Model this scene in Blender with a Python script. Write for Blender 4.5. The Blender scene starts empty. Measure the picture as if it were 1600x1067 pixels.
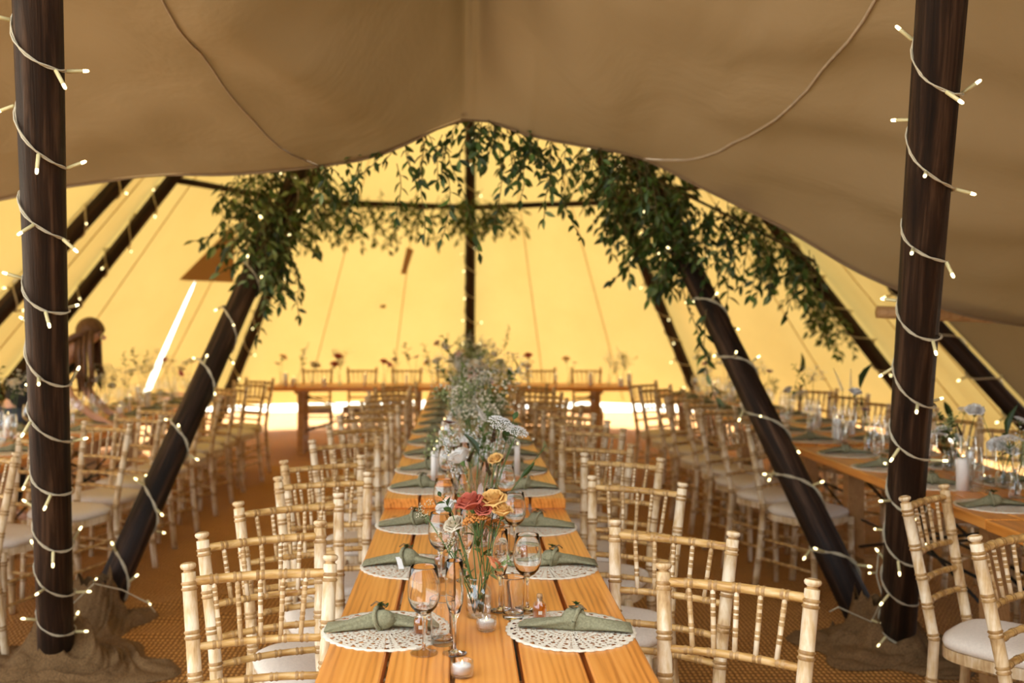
import bpy, math, random
from mathutils import Vector, Matrix, Quaternion, noise
from math import pi, sin, cos, radians, sqrt, atan2, exp

random.seed(11)
SC = bpy.context.scene
COL = SC.collection

# ------------------------------------------------------------------ camera
F, CX, CY, H = 1555.6, 720.0, 497.0, 1.52          # focal length in px, vanishing point, eye height
U, KT, KC = 0.938, 0.884, 0.857                     # first survey (eye at 1.62 m) to metres: tent, table tops, chair backs
ORD = ['first', 'second', 'third', 'fourth', 'fifth', 'sixth', 'seventh', 'eighth', 'ninth', 'tenth', 'eleventh', 'twelfth', 'thirteenth', 'fourteenth', 'fifteenth', 'sixteenth', 'seventeenth', 'eighteenth', 'nineteenth', 'twentieth'] + ['twenty-' + q for q in ('first', 'second', 'third', 'fourth', 'fifth', 'sixth', 'seventh', 'eighth', 'ninth')]
cam_d = bpy.data.cameras.new('camera')
cam_d.lens = 35.0; cam_d.sensor_width = 36.0
cam_d.shift_x = (800 - CX) / 1600.0
cam_d.shift_y = (CY - 533.5) / 1600.0
cam_d.dof.use_dof = True
cam_d.dof.focus_distance = 2.52
cam_d.dof.aperture_fstop = 2.6
cam_d.clip_start = 0.05
cam = bpy.data.objects.new('camera', cam_d); COL.objects.link(cam)
cam.location = (0, 0, H); cam.rotation_euler = (pi / 2, 0, 0)
SC.camera = cam

# ------------------------------------------------------------------ world, sun, exposure
world = bpy.data.worlds.new('sky'); SC.world = world
world.use_nodes = True
bg = world.node_tree.nodes['Background']
bg.inputs[0].default_value = (0.86, 0.93, 1.0, 1)
bg.inputs[1].default_value = 5.0
sun_d = bpy.data.lights.new('sun', 'SUN'); sun_d.energy = 20.0; sun_d.angle = radians(1.0)
sun_d.color = (1.0, 0.93, 0.82)
sun = bpy.data.objects.new('sun', sun_d); COL.objects.link(sun)
sun_dir = Vector((-0.20, 0.86, 0.78)).normalized()  # towards the sun
sun.rotation_euler = sun_dir.to_track_quat('Z', 'Y').to_euler()
sun.location = (-8, 22, 16)
SC.view_settings.view_transform = 'Standard'
SC.view_settings.look = 'None'
SC.view_settings.exposure = 0.0
SC.view_settings.gamma = 1.0
SC.view_settings.use_curve_mapping = False
SC.cycles.max_bounces = 16
SC.cycles.diffuse_bounces = 4
SC.cycles.glossy_bounces = 3
SC.cycles.transmission_bounces = 14
SC.cycles.transparent_max_bounces = 24
SC.cycles.caustics_reflective = False
SC.cycles.caustics_refractive = True
SC.cycles.blur_glossy = 1.0
SC.cycles.sample_clamp_indirect = 6.0
SC.cycles.use_denoising = True

def pix(px, py, z):
    D = F * (H - z) / (py - CY)
    return Vector(((px - CX) * D / F, D, z))
def pixd(px, py, D):
    return Vector(((px - CX) * D / F, D, H - (py - CY) * D / F))

# ------------------------------------------------------------------ materials
MATS = {}
def new_mat(name):
    m = bpy.data.materials.new(name); m.use_nodes = True
    nt = m.node_tree; nt.nodes.clear()
    out = nt.nodes.new('ShaderNodeOutputMaterial')
    MATS[name] = m
    return m, nt, out
def N(nt, typ, **kw):
    n = nt.nodes.new(typ)
    for k, v in kw.items():
        setattr(n, k, v)
    return n
def L(nt, a, b): nt.links.new(a, b)
def ramp(nt, fac, stops):
    r = N(nt, 'ShaderNodeValToRGB')
    el = r.color_ramp.elements
    while len(el) < len(stops): el.new(0.5)
    for e, (p, c) in zip(el, stops):
        e.position = p; e.color = (*c, 1) if len(c) == 3 else c
    L(nt, fac, r.inputs[0])
    return r.outputs[0]
def objcoord(nt, scale=(1, 1, 1), rnd=True):
    tc = N(nt, 'ShaderNodeTexCoord')
    mp = N(nt, 'ShaderNodeMapping')
    src = tc.outputs['Object']
    if rnd:
        oi = N(nt, 'ShaderNodeObjectInfo')
        mul = N(nt, 'ShaderNodeVectorMath', operation='SCALE'); mul.inputs[0].default_value = (13.1, 7.7, 3.3)
        L(nt, oi.outputs['Random'], mul.inputs['Scale'])
        add = N(nt, 'ShaderNodeVectorMath', operation='ADD')
        L(nt, src, add.inputs[0]); L(nt, mul.outputs[0], add.inputs[1]); src = add.outputs[0]
    mp.inputs['Scale'].default_value = scale
    L(nt, src, mp.inputs[0])
    return mp.outputs[0]
def noise_tex(nt, vec, scale, detail=3, rough=0.55, dist=0.0):
    n = N(nt, 'ShaderNodeTexNoise')
    n.inputs['Scale'].default_value = scale; n.inputs['Detail'].default_value = detail
    n.inputs['Roughness'].default_value = rough; n.inputs['Distortion'].default_value = dist
    L(nt, vec, n.inputs['Vector'])
    return n.outputs[0]
def bump(nt, h, strength, dist=0.01):
    b = N(nt, 'ShaderNodeBump'); b.inputs['Strength'].default_value = strength; b.inputs['Distance'].default_value = dist
    L(nt, h, b.inputs['Height'])
    return b.outputs[0]
def principled(nt, out, col=None, rough=0.6, normal=None, spec=0.4, **kw):
    p = N(nt, 'ShaderNodeBsdfPrincipled')
    if col is not None:
        if isinstance(col, tuple): p.inputs['Base Color'].default_value = (*col, 1)
        else: L(nt, col, p.inputs['Base Color'])
    p.inputs['Roughness'].default_value = rough
    p.inputs['Specular IOR Level'].default_value = spec
    for k, v in kw.items(): p.inputs[k.replace('_', ' ')].default_value = v
    if normal is not None: L(nt, normal, p.inputs['Normal'])
    if out is not None: L(nt, p.outputs[0], out.inputs[0])
    return p
def simple(name, col, rough=0.6, var=0.12, scale=30, spec=0.35, bmp=0.0, **kw):
    m, nt, out = new_mat(name)
    v = objcoord(nt)
    n = noise_tex(nt, v, scale, 3)
    lo = tuple(c * (1 - var) for c in col); hi = tuple(min(1, c * (1 + var)) for c in col)
    c = ramp(nt, n, [(0.3, lo), (0.7, hi)])
    principled(nt, out, c, rough, bump(nt, n, bmp, 0.004) if bmp else None, spec, **kw)
    return m
def cloth_translucent(name, dcol, tcol, fac, wscale, bstr=0.25):
    """woven tent cloth that lets daylight through"""
    m, nt, out = new_mat(name)
    v = objcoord(nt, rnd=False)
    n1 = noise_tex(nt, v, 0.9, 4, 0.6)
    n2 = noise_tex(nt, v, wscale, 2)
    dc = ramp(nt, n1, [(0.3, tuple(c * 0.88 for c in dcol)), (0.7, dcol)])
    tc = ramp(nt, n1, [(0.3, tuple(c * (0.93, 0.90, 0.82)[i] for i, c in enumerate(tcol))), (0.72, tcol)])
    nb = noise_tex(nt, objcoord(nt, (1.0, 1.0, 0.35), rnd=False), 2.2, 4, 0.5, 0.6)
    b1 = bump(nt, nb, bstr, 0.06)
    b2 = N(nt, 'ShaderNodeBump'); b2.inputs['Strength'].default_value = 0.15; b2.inputs['Distance'].default_value = 0.003
    L(nt, n2, b2.inputs['Height']); L(nt, b1, b2.inputs['Normal'])
    d = N(nt, 'ShaderNodeBsdfDiffuse'); L(nt, dc, d.inputs[0]); L(nt, b2.outputs[0], d.inputs['Normal'])
    t = N(nt, 'ShaderNodeBsdfTranslucent'); L(nt, tc, t.inputs[0]); L(nt, b2.outputs[0], t.inputs['Normal'])
    mx = N(nt, 'ShaderNodeMixShader'); mx.inputs[0].default_value = fac
    L(nt, d.outputs[0], mx.inputs[1]); L(nt, t.outputs[0], mx.inputs[2]); L(nt, mx.outputs[0], out.inputs[0])
    return m
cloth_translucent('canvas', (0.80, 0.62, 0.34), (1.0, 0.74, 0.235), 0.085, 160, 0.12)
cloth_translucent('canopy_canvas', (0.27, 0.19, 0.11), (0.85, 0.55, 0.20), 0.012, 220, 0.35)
cloth_translucent('flap_canvas', (0.50, 0.33, 0.15), (0.75, 0.38, 0.08), 0.03, 160, 0.1)
simple('seam_thread', (0.60, 0.40, 0.14), 0.8)
simple('seam_piping', (0.36, 0.27, 0.17), 0.8)

def wood_mat(name, c1, c2, c3, rough, gs=(26, 1.6, 26), knots=True, spec=0.4, axis_scale=1.0):
    m, nt, out = new_mat(name)
    v = objcoord(nt, gs)
    n = noise_tex(nt, v, 1.0, 5, 0.6, 0.8)
    v2 = objcoord(nt, (7, 0.55, 7))
    w = N(nt, 'ShaderNodeTexWave', wave_type='RINGS', rings_direction='Y')
    w.inputs['Scale'].default_value = 3.2 * axis_scale; w.inputs['Distortion'].default_value = 4.5
    w.inputs['Detail'].default_value = 2.0; w.inputs['Detail Scale'].default_value = 1.2
    L(nt, v2, w.inputs[0])
    mx = N(nt, 'ShaderNodeMix', data_type='FLOAT'); mx.inputs[0].default_value = 0.16
    L(nt, n, mx.inputs[2]); L(nt, w.outputs['Fac'], mx.inputs[3])
    col = ramp(nt, mx.outputs[0], [(0.28, c1), (0.46, c2), (0.72, c3)])
    if knots:
        vo = N(nt, 'ShaderNodeTexVoronoi'); vo.inputs['Scale'].default_value = 1.0
        L(nt, objcoord(nt, (7.5, 3.2, 7.5)), vo.inputs['Vector'])
        k = ramp(nt, vo.outputs['Distance'], [(0.045, (1, 1, 1)), (0.13, (0, 0, 0))])
        mk = N(nt, 'ShaderNodeMix', data_type='RGBA', blend_type='MIX')
        L(nt, k, mk.inputs[0]); L(nt, col, mk.inputs[6]); mk.inputs[7].default_value = (*[c * 0.35 for c in c1], 1)
        col = mk.outputs[2]
    principled(nt, out, col, rough, bump(nt, mx.outputs[0], 0.12, 0.004), spec)
    return m
wood_mat('pine', (0.42, 0.135, 0.022), (0.70, 0.265, 0.045), (0.80, 0.35, 0.08), 0.32, (34, 1.1, 34))
wood_mat('pine_plain', (0.34, 0.17, 0.06), (0.46, 0.24, 0.09), (0.52, 0.30, 0.12), 0.6, knots=False)

# dark stained poles: grain along local Z
def pole_mat():
    m, nt, out = new_mat('pole_wood')
    n = noise_tex(nt, objcoord(nt, (30, 30, 1.4)), 1.0, 5, 0.65, 0.5)
    n2 = noise_tex(nt, objcoord(nt, (3, 3, 3)), 1.0, 3)
    c = ramp(nt, n, [(0.34, (0.006, 0.003, 0.002)), (0.52, (0.026, 0.012, 0.006)), (0.70, (0.105, 0.056, 0.030))])
    mk = N(nt, 'ShaderNodeMix', data_type='RGBA', blend_type='MULTIPLY'); mk.inputs[0].default_value = 0.6
    L(nt, c, mk.inputs[6]); L(nt, ramp(nt, n2, [(0.3, (0.45, 0.4, 0.36)), (0.7, (1, 1, 1))]), mk.inputs[7])
    principled(nt, out, mk.outputs[2], 0.62, bump(nt, n, 0.8, 0.008), 0.25)
pole_mat()

# limewashed chair wood: pale wash over yellow-brown, browner in streaks
def chair_mat():
    m, nt, out = new_mat('limewash')
    n = noise_tex(nt, objcoord(nt, (60, 60, 9)), 1.0, 4, 0.6, 0.3)
    n2 = noise_tex(nt, objcoord(nt, (9, 9, 9)), 1.0, 3)
    mx = N(nt, 'ShaderNodeMix', data_type='FLOAT'); mx.inputs[0].default_value = 0.5
    L(nt, n, mx.inputs[2]); L(nt, n2, mx.inputs[3])
    c = ramp(nt, mx.outputs[0], [(0.33, (0.34, 0.18, 0.06)), (0.45, (0.58, 0.40, 0.20)), (0.58, (0.76, 0.63, 0.44))])
    principled(nt, out, c, 0.42, bump(nt, n, 0.15, 0.002), 0.4)
    m, nt, out = new_mat('limewash_rail')
    n = noise_tex(nt, objcoord(nt, (9, 60, 60)), 1.0, 4, 0.6, 0.3)
    c = ramp(nt, n, [(0.30, (0.28, 0.125, 0.025)), (0.5, (0.54, 0.32, 0.10)), (0.7, (0.68, 0.47, 0.22))])
    principled(nt, out, c, 0.38, bump(nt, n, 0.12, 0.002), 0.45)
    m, nt, out = new_mat('limewash_ring')
    n = noise_tex(nt, objcoord(nt, (40, 40, 40)), 1.0, 2)
    c = ramp(nt, n, [(0.35, (0.27, 0.14, 0.04)), (0.65, (0.46, 0.28, 0.11))])
    principled(nt, out, c, 0.4, None, 0.4)
chair_mat()
simple('cushion_ivory', (0.72, 0.64, 0.54), 0.85, 0.06, 120, 0.2, 0.2)

def floor_mat():
    m, nt, out = new_mat('coir_matting')
    v = objcoord(nt, rnd=False)
    w1 = N(nt, 'ShaderNodeTexWave', bands_direction='Y'); w1.inputs['Scale'].default_value = 9.0
    w1.inputs['Distortion'].default_value = 1.6; w1.inputs['Detail'].default_value = 2; w1.inputs['Detail Scale'].default_value = 3
    L(nt, v, w1.inputs[0])
    w2 = N(nt, 'ShaderNodeTexWave', bands_direction='X'); w2.inputs['Scale'].default_value = 14.0
    w2.inputs['Distortion'].default_value = 2.0; w2.inputs['Detail'].default_value = 2
    L(nt, v, w2.inputs[0])
    mu = N(nt, 'ShaderNodeMath', operation='MULTIPLY'); L(nt, w1.outputs['Fac'], mu.inputs[0]); L(nt, w2.outputs['Fac'], mu.inputs[1])
    big = noise_tex(nt, v, 0.8, 3)
    c = ramp(nt, mu.outputs[0], [(0.05, (0.24, 0.105, 0.028)), (0.6, (0.78, 0.39, 0.10))])
    mk = N(nt, 'ShaderNodeMix', data_type='RGBA', blend_type='MULTIPLY'); mk.inputs[0].default_value = 0.8
    L(nt, c, mk.inputs[6]); L(nt, ramp(nt, big, [(0.3, (0.72, 0.68, 0.64)), (0.7, (1, 1, 1))]), mk.inputs[7])
    principled(nt, out, mk.outputs[2], 0.9, bump(nt, mu.outputs[0], 0.6, 0.012), 0.15)
floor_mat()
simple('lawn', (0.60, 0.55, 0.44), 0.9, 0.2, 3)
simple('black_metal', (0.015, 0.014, 0.013), 0.45)
simple('burlap', (0.17, 0.098, 0.042), 0.95, 0.45, 170, 0.1, 0.9)
simple('sage_linen', (0.25, 0.235, 0.14), 0.9, 0.2, 140, 0.15, 0.4)
simple('twine', (0.16, 0.10, 0.05), 0.9)
simple('card_white', (0.82, 0.80, 0.76), 0.7, 0.04)
simple('wax_white', (0.86, 0.83, 0.78), 0.45, 0.03, Subsurface_Weight=0.0)
simple('cork', (0.42, 0.24, 0.11), 0.85, 0.3, 160)
simple('wire_cream', (0.48, 0.42, 0.29), 0.45, 0.05)
simple('wire_black', (0.03, 0.03, 0.03), 0.5)
simple('stem_green', (0.09, 0.15, 0.04), 0.6)
simple('twig', (0.11, 0.085, 0.03), 0.7)
simple('skin', (0.62, 0.36, 0.24), 0.5, 0.06)
simple('hair_brown', (0.095, 0.042, 0.016), 0.5, 0.4, 60)
simple('black_fabric', (0.012, 0.012, 0.014), 0.85)
simple('denim', (0.05, 0.065, 0.10), 0.85)

def leaf_mat(name, col, tcol, spec=0.4):
    m, nt, out = new_mat(name)
    oi = N(nt, 'ShaderNodeObjectInfo')
    geo = N(nt, 'ShaderNodeNewGeometry')
    ad = N(nt, 'ShaderNodeMath', operation='ADD'); L(nt, geo.outputs['Random Per Island'], ad.inputs[0]); L(nt, oi.outputs['Random'], ad.inputs[1])
    fc = N(nt, 'ShaderNodeMath', operation='FRACT'); L(nt, ad.outputs[0], fc.inputs[0])
    c = ramp(nt, fc.outputs[0], [(0.0, tuple(x * 0.55 for x in col)), (0.6, col), (1.0, tuple(min(1, x * 1.7) for x in col))])
    p = principled(nt, None, c, 0.45, None, spec)
    t = N(nt, 'ShaderNodeBsdfTranslucent'); t.inputs[0].default_value = (*tcol, 1)
    mx = N(nt, 'ShaderNodeMixShader'); mx.inputs[0].default_value = 0.16
    L(nt, p.outputs[0], mx.inputs[1]); L(nt, t.outputs[0], mx.inputs[2]); L(nt, mx.outputs[0], out.inputs[0])
leaf_mat('leaf_dark', (0.024, 0.052, 0.012), (0.10, 0.16, 0.02))
leaf_mat('leaf_mid', (0.055, 0.105, 0.022), (0.20, 0.28, 0.04))
leaf_mat('leaf_pale', (0.20, 0.27, 0.11), (0.30, 0.36, 0.10))
def petal(name, col, tcol=None):
    m, nt, out = new_mat(name)
    n = noise_tex(nt, objcoord(nt), 40, 2)
    c = ramp(nt, n, [(0.3, tuple(x * 0.8 for x in col)), (0.7, col)])
    p = principled(nt, None, c, 0.6, None, 0.25)
    t = N(nt, 'ShaderNodeBsdfTranslucent'); t.inputs[0].default_value = (*(tcol or col), 1)
    mx = N(nt, 'ShaderNodeMixShader'); mx.inputs[0].default_value = 0.3
    L(nt, p.outputs[0], mx.inputs[1]); L(nt, t.outputs[0], mx.inputs[2]); L(nt, mx.outputs[0], out.inputs[0])
petal('petal_coral', (0.62, 0.17, 0.11)); petal('petal_yellow', (0.90, 0.60, 0.22)); petal('petal_cream', (0.85, 0.78, 0.62))
petal('petal_peach', (0.90, 0.40, 0.20)); petal('petal_white', (0.92, 0.92, 0.90)); petal('petal_orange', (0.80, 0.36, 0.09))
petal('petal_mauve', (0.55, 0.38, 0.45)); petal('petal_blush', (0.80, 0.58, 0.50)); petal('petal_burgundy', (0.20, 0.045, 0.06))
petal('seed_brown', (0.10, 0.05, 0.025)); petal('petal_pink', (0.75, 0.22, 0.30)); petal('petal_green', (0.42, 0.48, 0.22))

def glass_mat(name, tint, refl=1.0):
    """thin-walled clear glass: Fresnel reflection over a lightly tinted see-through wall"""
    m, nt, out = new_mat(name)
    fw = N(nt, 'ShaderNodeLayerWeight'); fw.inputs[0].default_value = 0.5
    pw = N(nt, 'ShaderNodeMath', operation='POWER'); pw.inputs[1].default_value = 2.5
    L(nt, fw.outputs['Facing'], pw.inputs[0])
    mul = N(nt, 'ShaderNodeMath', operation='MULTIPLY_ADD', use_clamp=True); mul.inputs[1].default_value = refl * 0.95; mul.inputs[2].default_value = 0.05
    L(nt, pw.outputs[0], mul.inputs[0])
    tr = N(nt, 'ShaderNodeBsdfTransparent'); lw = N(nt, 'ShaderNodeLayerWeight'); lw.inputs[0].default_value = 0.25
    L(nt, ramp(nt, lw.outputs['Facing'], [(0.6, tint), (0.98, tuple(t * 0.45 for t in tint))]), tr.inputs[0])
    gl = N(nt, 'ShaderNodeBsdfGlossy'); gl.inputs['Roughness'].default_value = 0.02; gl.inputs[0].default_value = (1, 1, 1, 1)
    mx = N(nt, 'ShaderNodeMixShader'); L(nt, mul.outputs[0], mx.inputs[0])
    L(nt, tr.outputs[0], mx.inputs[1]); L(nt, gl.outputs[0], mx.inputs[2]); L(nt, mx.outputs[0], out.inputs[0])
glass_mat('glass_thin', (0.985, 0.99, 0.99), 0.9)
def glass_solid(name, col, rough=0.0, ior=1.48):
    m, nt, out = new_mat(name)
    principled(nt, out, col, rough, None, 0.5, Transmission_Weight=1.0, IOR=ior)
glass_solid('glass_clear', (0.99, 0.99, 0.985))
def amber():
    m, nt, out = new_mat('honey')
    tr = N(nt, 'ShaderNodeBsdfTransparent'); tr.inputs[0].default_value = (1.0, 0.60, 0.10, 1)
    tl = N(nt, 'ShaderNodeBsdfTranslucent'); tl.inputs[0].default_value = (1.0, 0.52, 0.05, 1)
    mx = N(nt, 'ShaderNodeMixShader'); mx.inputs[0].default_value = 0.5
    L(nt, tr.outputs[0], mx.inputs[1]); L(nt, tl.outputs[0], mx.inputs[2]); L(nt, mx.outputs[0], out.inputs[0])
amber()
glass_solid('water', (0.97, 0.98, 0.97), 0.0, 1.33)
def emit(name, col, strength):
    m, nt, out = new_mat(name)
    e = N(nt, 'ShaderNodeEmission'); e.inputs[0].default_value = (*col, 1); e.inputs[1].default_value = strength
    L(nt, e.outputs[0], out.inputs[0])
emit('bulb_glow', (1.0, 0.82, 0.40), 5.0)
emit('flame', (1.0, 0.76, 0.36), 8.0)
simple('bulb_body', (0.58, 0.50, 0.25), 0.3, 0.03)

def doily_mat():
    m, nt, out = new_mat('crochet_cotton')
    tc = N(nt, 'ShaderNodeTexCoord')
    sep = N(nt, 'ShaderNodeSeparateXYZ'); L(nt, tc.outputs['Object'], sep.inputs[0])
    ln = N(nt, 'ShaderNodeVectorMath', operation='LENGTH'); L(nt, tc.outputs['Object'], ln.inputs[0])
    at = N(nt, 'ShaderNodeMath', operation='ARCTAN2'); L(nt, sep.outputs[1], at.inputs[0]); L(nt, sep.outputs[0], at.inputs[1])
    def math(op, a, b):
        n = N(nt, 'ShaderNodeMath', operation=op)
        for i, q in enumerate((a, b)):
            if isinstance(q, (int, float)): n.inputs[i].default_value = q
            else: L(nt, q, n.inputs[i])
        return n.outputs[0]
    s1 = math('SINE', math('MULTIPLY', at.outputs[0], 44.0), 0)
    s2 = math('SINE', math('MULTIPLY', at.outputs[0], 22.0), 0)
    r1 = math('SINE', math('MULTIPLY', ln.outputs['Value'], 420.0), 0)
    r2 = math('SINE', math('MULTIPLY', ln.outputs['Value'], 165.0), 0)
    h1 = math('GREATER_THAN', math('ADD', s1, r1), 1.28)
    h2 = math('GREATER_THAN', math('ADD', s2, r2), 1.55)
    vo = N(nt, 'ShaderNodeTexVoronoi'); vo.inputs['Scale'].default_value = 95.0
    L(nt, tc.outputs['Object'], vo.inputs['Vector'])
    h3 = math('LESS_THAN', vo.outputs['Distance'], 0.20)
    hole = math('MAXIMUM', math('MAXIMUM', h1, h2), h3)
    rim = math('LESS_THAN', ln.outputs['Value'], 0.166)
    hole = math('MULTIPLY', hole, rim)
    n = noise_tex(nt, tc.outputs['Object'], 420, 2)
    col = ramp(nt, n, [(0.3, (0.66, 0.58, 0.44)), (0.7, (0.84, 0.78, 0.64))])
    p = principled(nt, None, col, 0.9, bump(nt, n, 0.5, 0.002), 0.15)
    tr = N(nt, 'ShaderNodeBsdfTransparent')
    mx = N(nt, 'ShaderNodeMixShader'); L(nt, hole, mx.inputs[0]); L(nt, p.outputs[0], mx.inputs[1]); L(nt, tr.outputs[0], mx.inputs[2])
    L(nt, mx.outputs[0], out.inputs[0])
doily_mat()

# ------------------------------------------------------------------ mesh helpers
class MB:
    def __init__(s): s.v = []; s.f = []; s.m = []
    def add(s, vs, fs, mi=0):
        b = len(s.v); s.v += [tuple(q) for q in vs]
        for f in fs: s.f.append(tuple(b + i for i in f)); s.m.append(mi)
    def tube(s, pts, rad, n=8, mi=0, cap=True, mis=None):
        pts = [Vector(p) for p in pts]
        k = len(pts)
        if not isinstance(rad, (list, tuple)): rad = [rad] * k
        t = (pts[1] - pts[0]).normalized()
        up = Vector((0, 0, 1)) if abs(t.z) < 0.9 else Vector((1, 0, 0))
        nrm = t.cross(up).normalized()
        vs = []
        for i in range(k):
            if i == 0: t2 = (pts[1] - pts[0])
            elif i == k - 1: t2 = (pts[-1] - pts[-2])
            else: t2 = (pts[i + 1] - pts[i - 1])
            if t2.length > 1e-9:
                t2.normalize()
                nrm = (nrm - t2 * nrm.dot(t2))
                if nrm.length < 1e-6: nrm = t2.orthogonal()
                nrm.normalize(); t = t2
            bn = t.cross(nrm)
            for j in range(n):
                a = 2 * pi * j / n
                vs.append(pts[i] + (nrm * cos(a) + bn * sin(a)) * rad[i])
        b = len(s.v); s.v += [tuple(q) for q in vs]
        for i in range(k - 1):
            mm = mis[i] if mis else mi
            for j in range(n):
                j2 = (j + 1) % n
                s.f.append((b + i * n + j, b + i * n + j2, b + (i + 1) * n + j2, b + (i + 1) * n + j)); s.m.append(mm)
        if cap:
            s.f.append(tuple(b + j for j in range(n))[::-1]); s.m.append(mi)
            s.f.append(tuple(b + (k - 1) * n + j for j in range(n))); s.m.append(mi)
    def lathe(s, prof, n=24, mi=0, c=(0, 0, 0), cap=False):
        b = len(s.v)
        for r, z in prof:
            for j in range(n):
                a = 2 * pi * j / n
                s.v.append((c[0] + r * cos(a), c[1] + r * sin(a), c[2] + z))
        for i in range(len(prof) - 1):
            for j in range(n):
                j2 = (j + 1) % n
                s.f.append((b + i * n + j, b + i * n + j2, b + (i + 1) * n + j2, b + (i + 1) * n + j)); s.m.append(mi)
        if cap:
            s.f.append(tuple(b + j for j in range(n))[::-1]); s.m.append(mi)
            e = b + (len(prof) - 1) * n
            s.f.append(tuple(e + j for j in range(n))); s.m.append(mi)
    def box(s, c, d, mi=0, bev=0.0, M=None):
        x, y, z = d[0] / 2, d[1] / 2, d[2] / 2
        bv = min(bev, x * .9, y * .9, z * .9)
        vs = []
        if bv <= 0:
            vs = [Vector((a * x, b * y, e * z)) for e in (-1, 1) for b in (-1, 1) for a in (-1, 1)]
            fs = [(0, 2, 3, 1), (4, 5, 7, 6), (0, 1, 5, 4), (2, 6, 7, 3), (0, 4, 6, 2), (1, 3, 7, 5)]
        else:
            def ring(ix, iy, zz): return [Vector((ix, -iy, zz)), Vector((ix, iy, zz)), Vector((-ix, iy, zz)), Vector((-ix, -iy, zz))]
            rs = [ring(x - bv, y - bv, -z), ring(x, y, -z + bv), ring(x, y, z - bv), ring(x - bv, y - bv, z)]
            vs = [q for r_ in rs for q in r_]
            fs = [(3, 2, 1, 0), (12, 13, 14, 15)]
            for i in range(3):
                for j in range(4):
                    j2 = (j + 1) % 4
                    fs.append((i * 4 + j, i * 4 + j2, (i + 1) * 4 + j2, (i + 1) * 4 + j))
        if M is not None: vs = [M @ q for q in vs]
        s.add([q + Vector(c) for q in vs], fs, mi)
    def grid(s, P, nu, nv, mi=0, flip=False):
        b = len(s.v)
        for i in range(nu + 1):
            for j in range(nv + 1):
                s.v.append(tuple(P(i / nu, j / nv)))
        for i in range(nu):
            for j in range(nv):
                q = (b + i * (nv + 1) + j, b + (i + 1) * (nv + 1) + j, b + (i + 1) * (nv + 1) + j + 1, b + i * (nv + 1) + j + 1)
                s.f.append(q[::-1] if flip else q); s.m.append(mi)
    def ball(s, c, r, n=6, mi=0, sq=(1, 1, 1)):
        vs = [Vector((0, 0, -1))]; k = max(2, n // 2)
        for i in range(1, k):
            ph = pi * i / k - pi / 2
            for j in range(n):
                a = 2 * pi * j / n
                vs.append(Vector((cos(ph) * cos(a), cos(ph) * sin(a), sin(ph))))
        vs.append(Vector((0, 0, 1)))
        fs = []
        for j in range(n): fs.append((0, 1 + (j + 1) % n, 1 + j))
        for i in range(k - 2):
            for j in range(n):
                j2 = (j + 1) % n
                fs.append((1 + i * n + j, 1 + i * n + j2, 1 + (i + 1) * n + j2, 1 + (i + 1) * n + j))
        top = len(vs) - 1
        for j in range(n): fs.append((top, 1 + (k - 2) * n + j, 1 + (k - 2) * n + (j + 1) % n))
        s.add([Vector((q.x * sq[0], q.y * sq[1], q.z * sq[2])) * r + Vector(c) for q in vs], fs, mi)
    def mesh(s, name, mats, smooth=True):
        me = bpy.data.meshes.new(name)
        me.from_pydata(s.v, [], s.f)
        if isinstance(mats, str): mats = [mats]
        for q in mats: me.materials.append(MATS[q])
        me.polygons.foreach_set('material_index', s.m)
        me.polygons.foreach_set('use_smooth', [smooth] * len(s.f))
        me.update()
        return me
def obj(name, me, parent=None, loc=(0, 0, 0), rot=(0, 0, 0), scale=(1, 1, 1)):
    o = bpy.data.objects.new(name, me); COL.objects.link(o)
    o.location = loc; o.rotation_euler = rot; o.scale = scale
    if parent is not None: o.parent = parent
    return o
def tag(o, label, cat, group=None):
    o['label'] = label; o['category'] = cat
    if group: o['group'] = group
    return o
def thing(name, label, cat, loc=(0, 0, 0), rot=(0, 0, 0), group=None, scale=(1, 1, 1)):
    o = obj(name, None, None, loc, rot, scale)
    o.empty_display_size = 0.05
    return tag(o, label, cat, group)
KIDS = {}
def part(name, me, parent, **kw):
    o = obj(name, me, parent, **kw)
    KIDS.setdefault(parent.name, []).append(o)
    return o
def copy_tree(o, loc, rot, label=None, group=None, scale=None):
    c = o.copy(); COL.objects.link(c); c.location = loc; c.rotation_euler = rot
    if scale is not None: c.scale = scale
    if label: c['label'] = label
    if group: c['group'] = group
    for k in KIDS.get(o.name, []):
        q = k.copy(); COL.objects.link(q); q.parent = c
        for k2 in KIDS.get(k.name, []):
            w = k2.copy(); COL.objects.link(w); w.parent = q
    return c
class Proto:
    """first use moves the prototype itself, later uses copy it"""
    def __init__(s, root): s.root = root; s.used = False
    def place(s, loc, rot=(0, 0, 0), label=None, group=None, scale=None):
        if not s.used:
            s.used = True; o = s.root; o.location = loc; o.rotation_euler = rot
            if scale is not None: o.scale = scale
            if label: o['label'] = label
            if group: o['group'] = group
            return o
        return copy_tree(s.root, loc, rot, label, group, scale)
def structure(o): o['kind'] = 'structure'; return o
def lerp(a, b, t): return a + (b - a) * t
def interp(tab, x):
    if x <= tab[0][0]: return tab[0][1]
    for (x0, y0), (x1, y1) in zip(tab, tab[1:]):
        if x <= x1:
            t = (x - x0) / (x1 - x0)
            return y0 + (y1 - y0) * t
    return tab[-1][1]

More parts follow.
